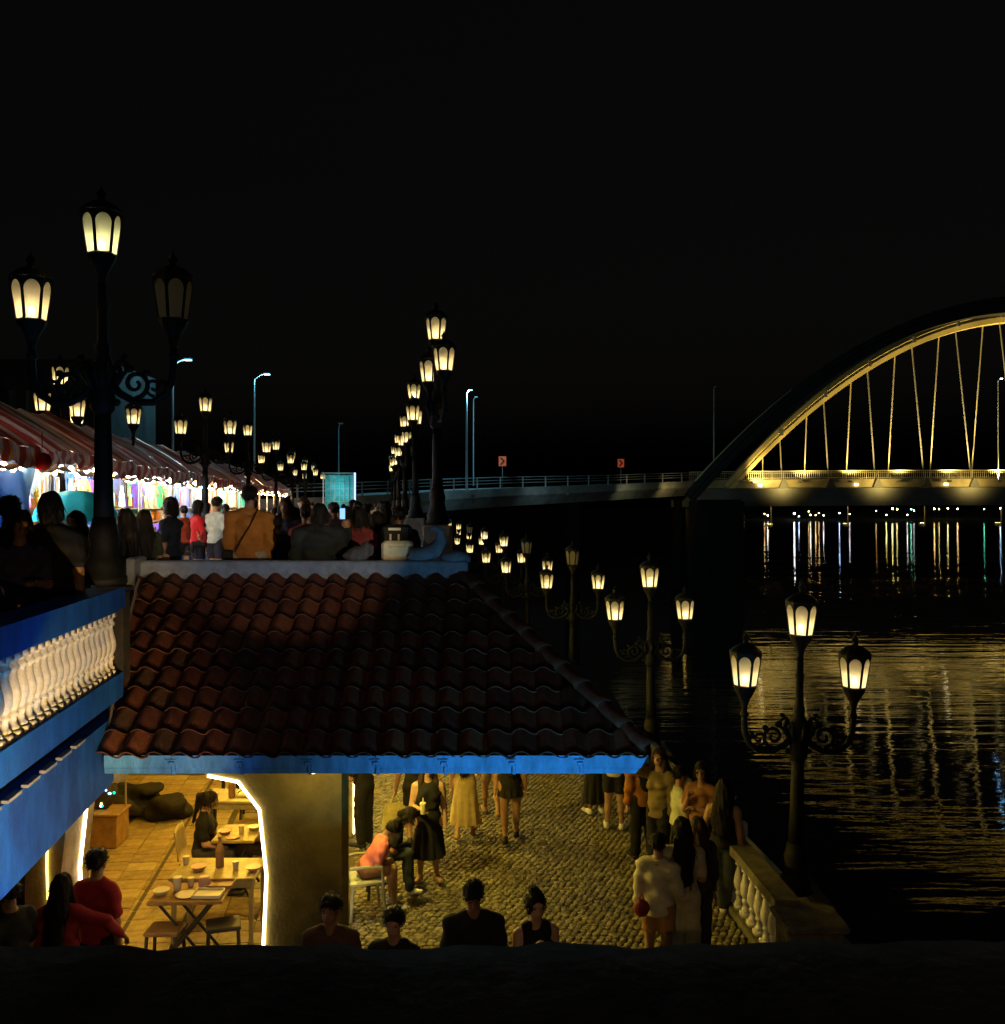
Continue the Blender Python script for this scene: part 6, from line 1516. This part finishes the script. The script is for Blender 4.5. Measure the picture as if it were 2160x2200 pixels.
for (tx, ty, n_, nm_) in ((-3.78, 13.6, 4, 'middle white'), (-4.1, 15.6, 4, 'back white'), (-3.30, 10.85, 5, 'long cream')):
    for q in range(n_):
        k_ += 1; zz_ = {13.6: 0.765, 15.6: 0.775, 10.85: 0.775}[ty]; px_ = tx - 0.42 + 0.84 * q / (n_ - 1); py_ = ty + fr0.uniform(-.16, .16)
        kind = ('cup', 'bowl', 'bottle')[k_ % 3]
        bb = cup() if kind == 'cup' else bowl() if kind == 'bowl' else good_bottle(None)
        ware(kind, '%s on the %s table, %s item from its left end' % (('cream cup', 'pale bowl', 'brown bottle')[k_ % 3], nm_, ORD[q]), kind, bb, (C1, C2, C3)[k_ % 3], (px_, py_, zz_))
# cart with coloured fairy lights and the black tarpaulin heap beside it
M_cart = mat('cart_plywood', (0.30, 0.17, 0.06), 0.6, var=0.35, vscale=6); cx, cy = -5.90, 13.7
t = tag(empty('vendor_cart', (cx, cy, 0.012)), 'plywood vendor cart with coloured fairy lights by the arcade wall', 'cart')
MB().bev((0, 0, 0.24), (0.62, 0.45, 0.46), 0.01).build('body', M_cart, t); MB().bev((0, 0, 0.49), (0.68, 0.50, 0.035), 0.008).build('top', M_cart, t)
for s in (-1, 1): MB().tube([(s*.28, .18, .5), (s*.28, .18, 1.25)], 0.014, 6).build('post', M_steel, t)
MB().ball((-0.04, 0.05, 0.76), (0.26, 0.16, 0.27), 12, 8).build('covered_goods', M_leg, t, smooth=True)
fl_ = [(0.0, 1, .4), (.2, .5, 1), (1, .8, .3), (.9, .9, 1), (1, .35, .2)]
fr2 = random.Random(3)
for k in range(16):
    c = k % 5; a = fr2.uniform(-2.6, -0.5); zz = fr2.uniform(.55, 1.0)
    rr = math.sqrt(max(0.05, 1 - ((zz - .76)/.27)**2))
    MB().ball((-0.04 + .27*rr*math.cos(a), 0.05 + .17*rr*math.sin(a), zz), 0.017, 6, 4).build('fairy_light', emit('fairy_%d' % c, fl_[c], 6.0), t)
for k in range(6): MB().ball((0.28 - 0.02*k, .17 + .05*k, 1.05 + .06*k), 0.017, 6, 4).build('fairy_light', emit('fairy_%d' % (k % 5), fl_[k % 5], 6.0), t)
b = Blob(0.06); hr_ = random.Random(8)
for k in range(12): b.el((hr_.uniform(-.5, .5), hr_.uniform(-.4, .4), hr_.uniform(.0, .42)), (hr_.uniform(.2, .38), hr_.uniform(.2, .34), hr_.uniform(.10, .2)))
v, f = b.mesh(0.03, lambda V, X, Y, Z: np.maximum(V + .035*np.sin(9*X + 7*Z)*np.sin(8*Y + 11*Z) + .018*np.abs(np.sin(17*X - 9*Y + 5*Z)), -Z))
o = link('tarpaulin_heap', np_mesh('tarpaulin_heap', [(v, f)], mat('black_tarpaulin', (0.010, 0.008, 0.006), 0.85, bump=0.6, bscale=12)), None, (-5.75, 14.95, 0.012))
tag(o, 'heap under a black tarpaulin behind the fairy-lit cart', 'tarpaulin heap')
# ================================================================== unseen flood lamps added: blue wash for fascia and beam, warm for the rest
def flood(label, loc, target, power, col, size, blend=0.6, door=(1.3, 0.76)):
    t = tag(empty('added_flood_lamp', loc), label, 'added flood lamp')
    v = (Vector(target) - Vector(loc)).normalized(); rz = math.atan2(v.y, v.x) - math.pi/2
    hb = MB().bev((0, 0, 0), (0.26, 0.10, 0.18), 0.015, rz).build('housing', M_iron, t)
    MB().box((0.055*v.x, 0.055*v.y, 0), (0.22, 0.008, 0.14), rz).build('lens', emit('flood_lens_' + label[:4], col, 2.0), t)
    R_ = Matrix.Rotation(rz, 3, 'Z'); c_ = R_ @ Vector((0, 0.06 + (door[1] / 2 if door else 0), 0.006))
    if door: MB().box(c_, (door[0], door[1], 0.008), rz, 0.0).build('barn_door', M_iron, t)  # plate added below the lens to cut the beam's lower edge
    MB().tube([(0, 0, -0.08), (0, 0, -0.35)], 0.02, 6).build('bracket', M_iron, t)
    L = lamp_light('added_flood_light', t, tuple(v * 0.12), power, col, 0.02, 'SPOT', None, size, blend)
    L.rotation_euler = v.to_track_quat('-Z', 'Y').to_euler(); return t
flood('blue wash lamp behind the parapet aimed up at the roof fascia', (0.55, 5.4, 1.92), (0.30, 8.45, 2.66), 270, (0.10, 0.60, 1.0), RAD(78), 0.9)
flood('azure wash lamp behind the parapet aimed at the edge beam', (-1.7, 5.3, 1.9), (-3.5, 7.4, 3.25), 125, (0.02, 0.40, 1.0), RAD(74), 0.6)
flood('warm lamp behind the parapet aimed at the balcony balusters', (-1.75, 4.9, 2.3), (-3.70, 7.35, 3.2), 470, (1.0, 0.60, 0.14), RAD(44), 0.5, None)
flood('warm lamp near the camera aimed along the upper promenade', (2.3, 0.8, 4.74), (-3.4, 12.5, 5.05), 3200, (1.0, 0.74, 0.46), RAD(17), 0.35, (0.34, 0.34))
flood('orange lamp behind the parapet aimed at the left of the roof', (-1.3, 5.1, 2.2), (-3.5, 9.0, 2.95), 420, (1.0, 0.55, 0.14), RAD(26), 0.9, None)
flood('dim warm lamp on the outer face of the parapet', (-0.3, 2.35, 3.45), (-0.5, 9.0, 2.2), 75, (1.0, 0.60, 0.26), RAD(120), 0.9, None)
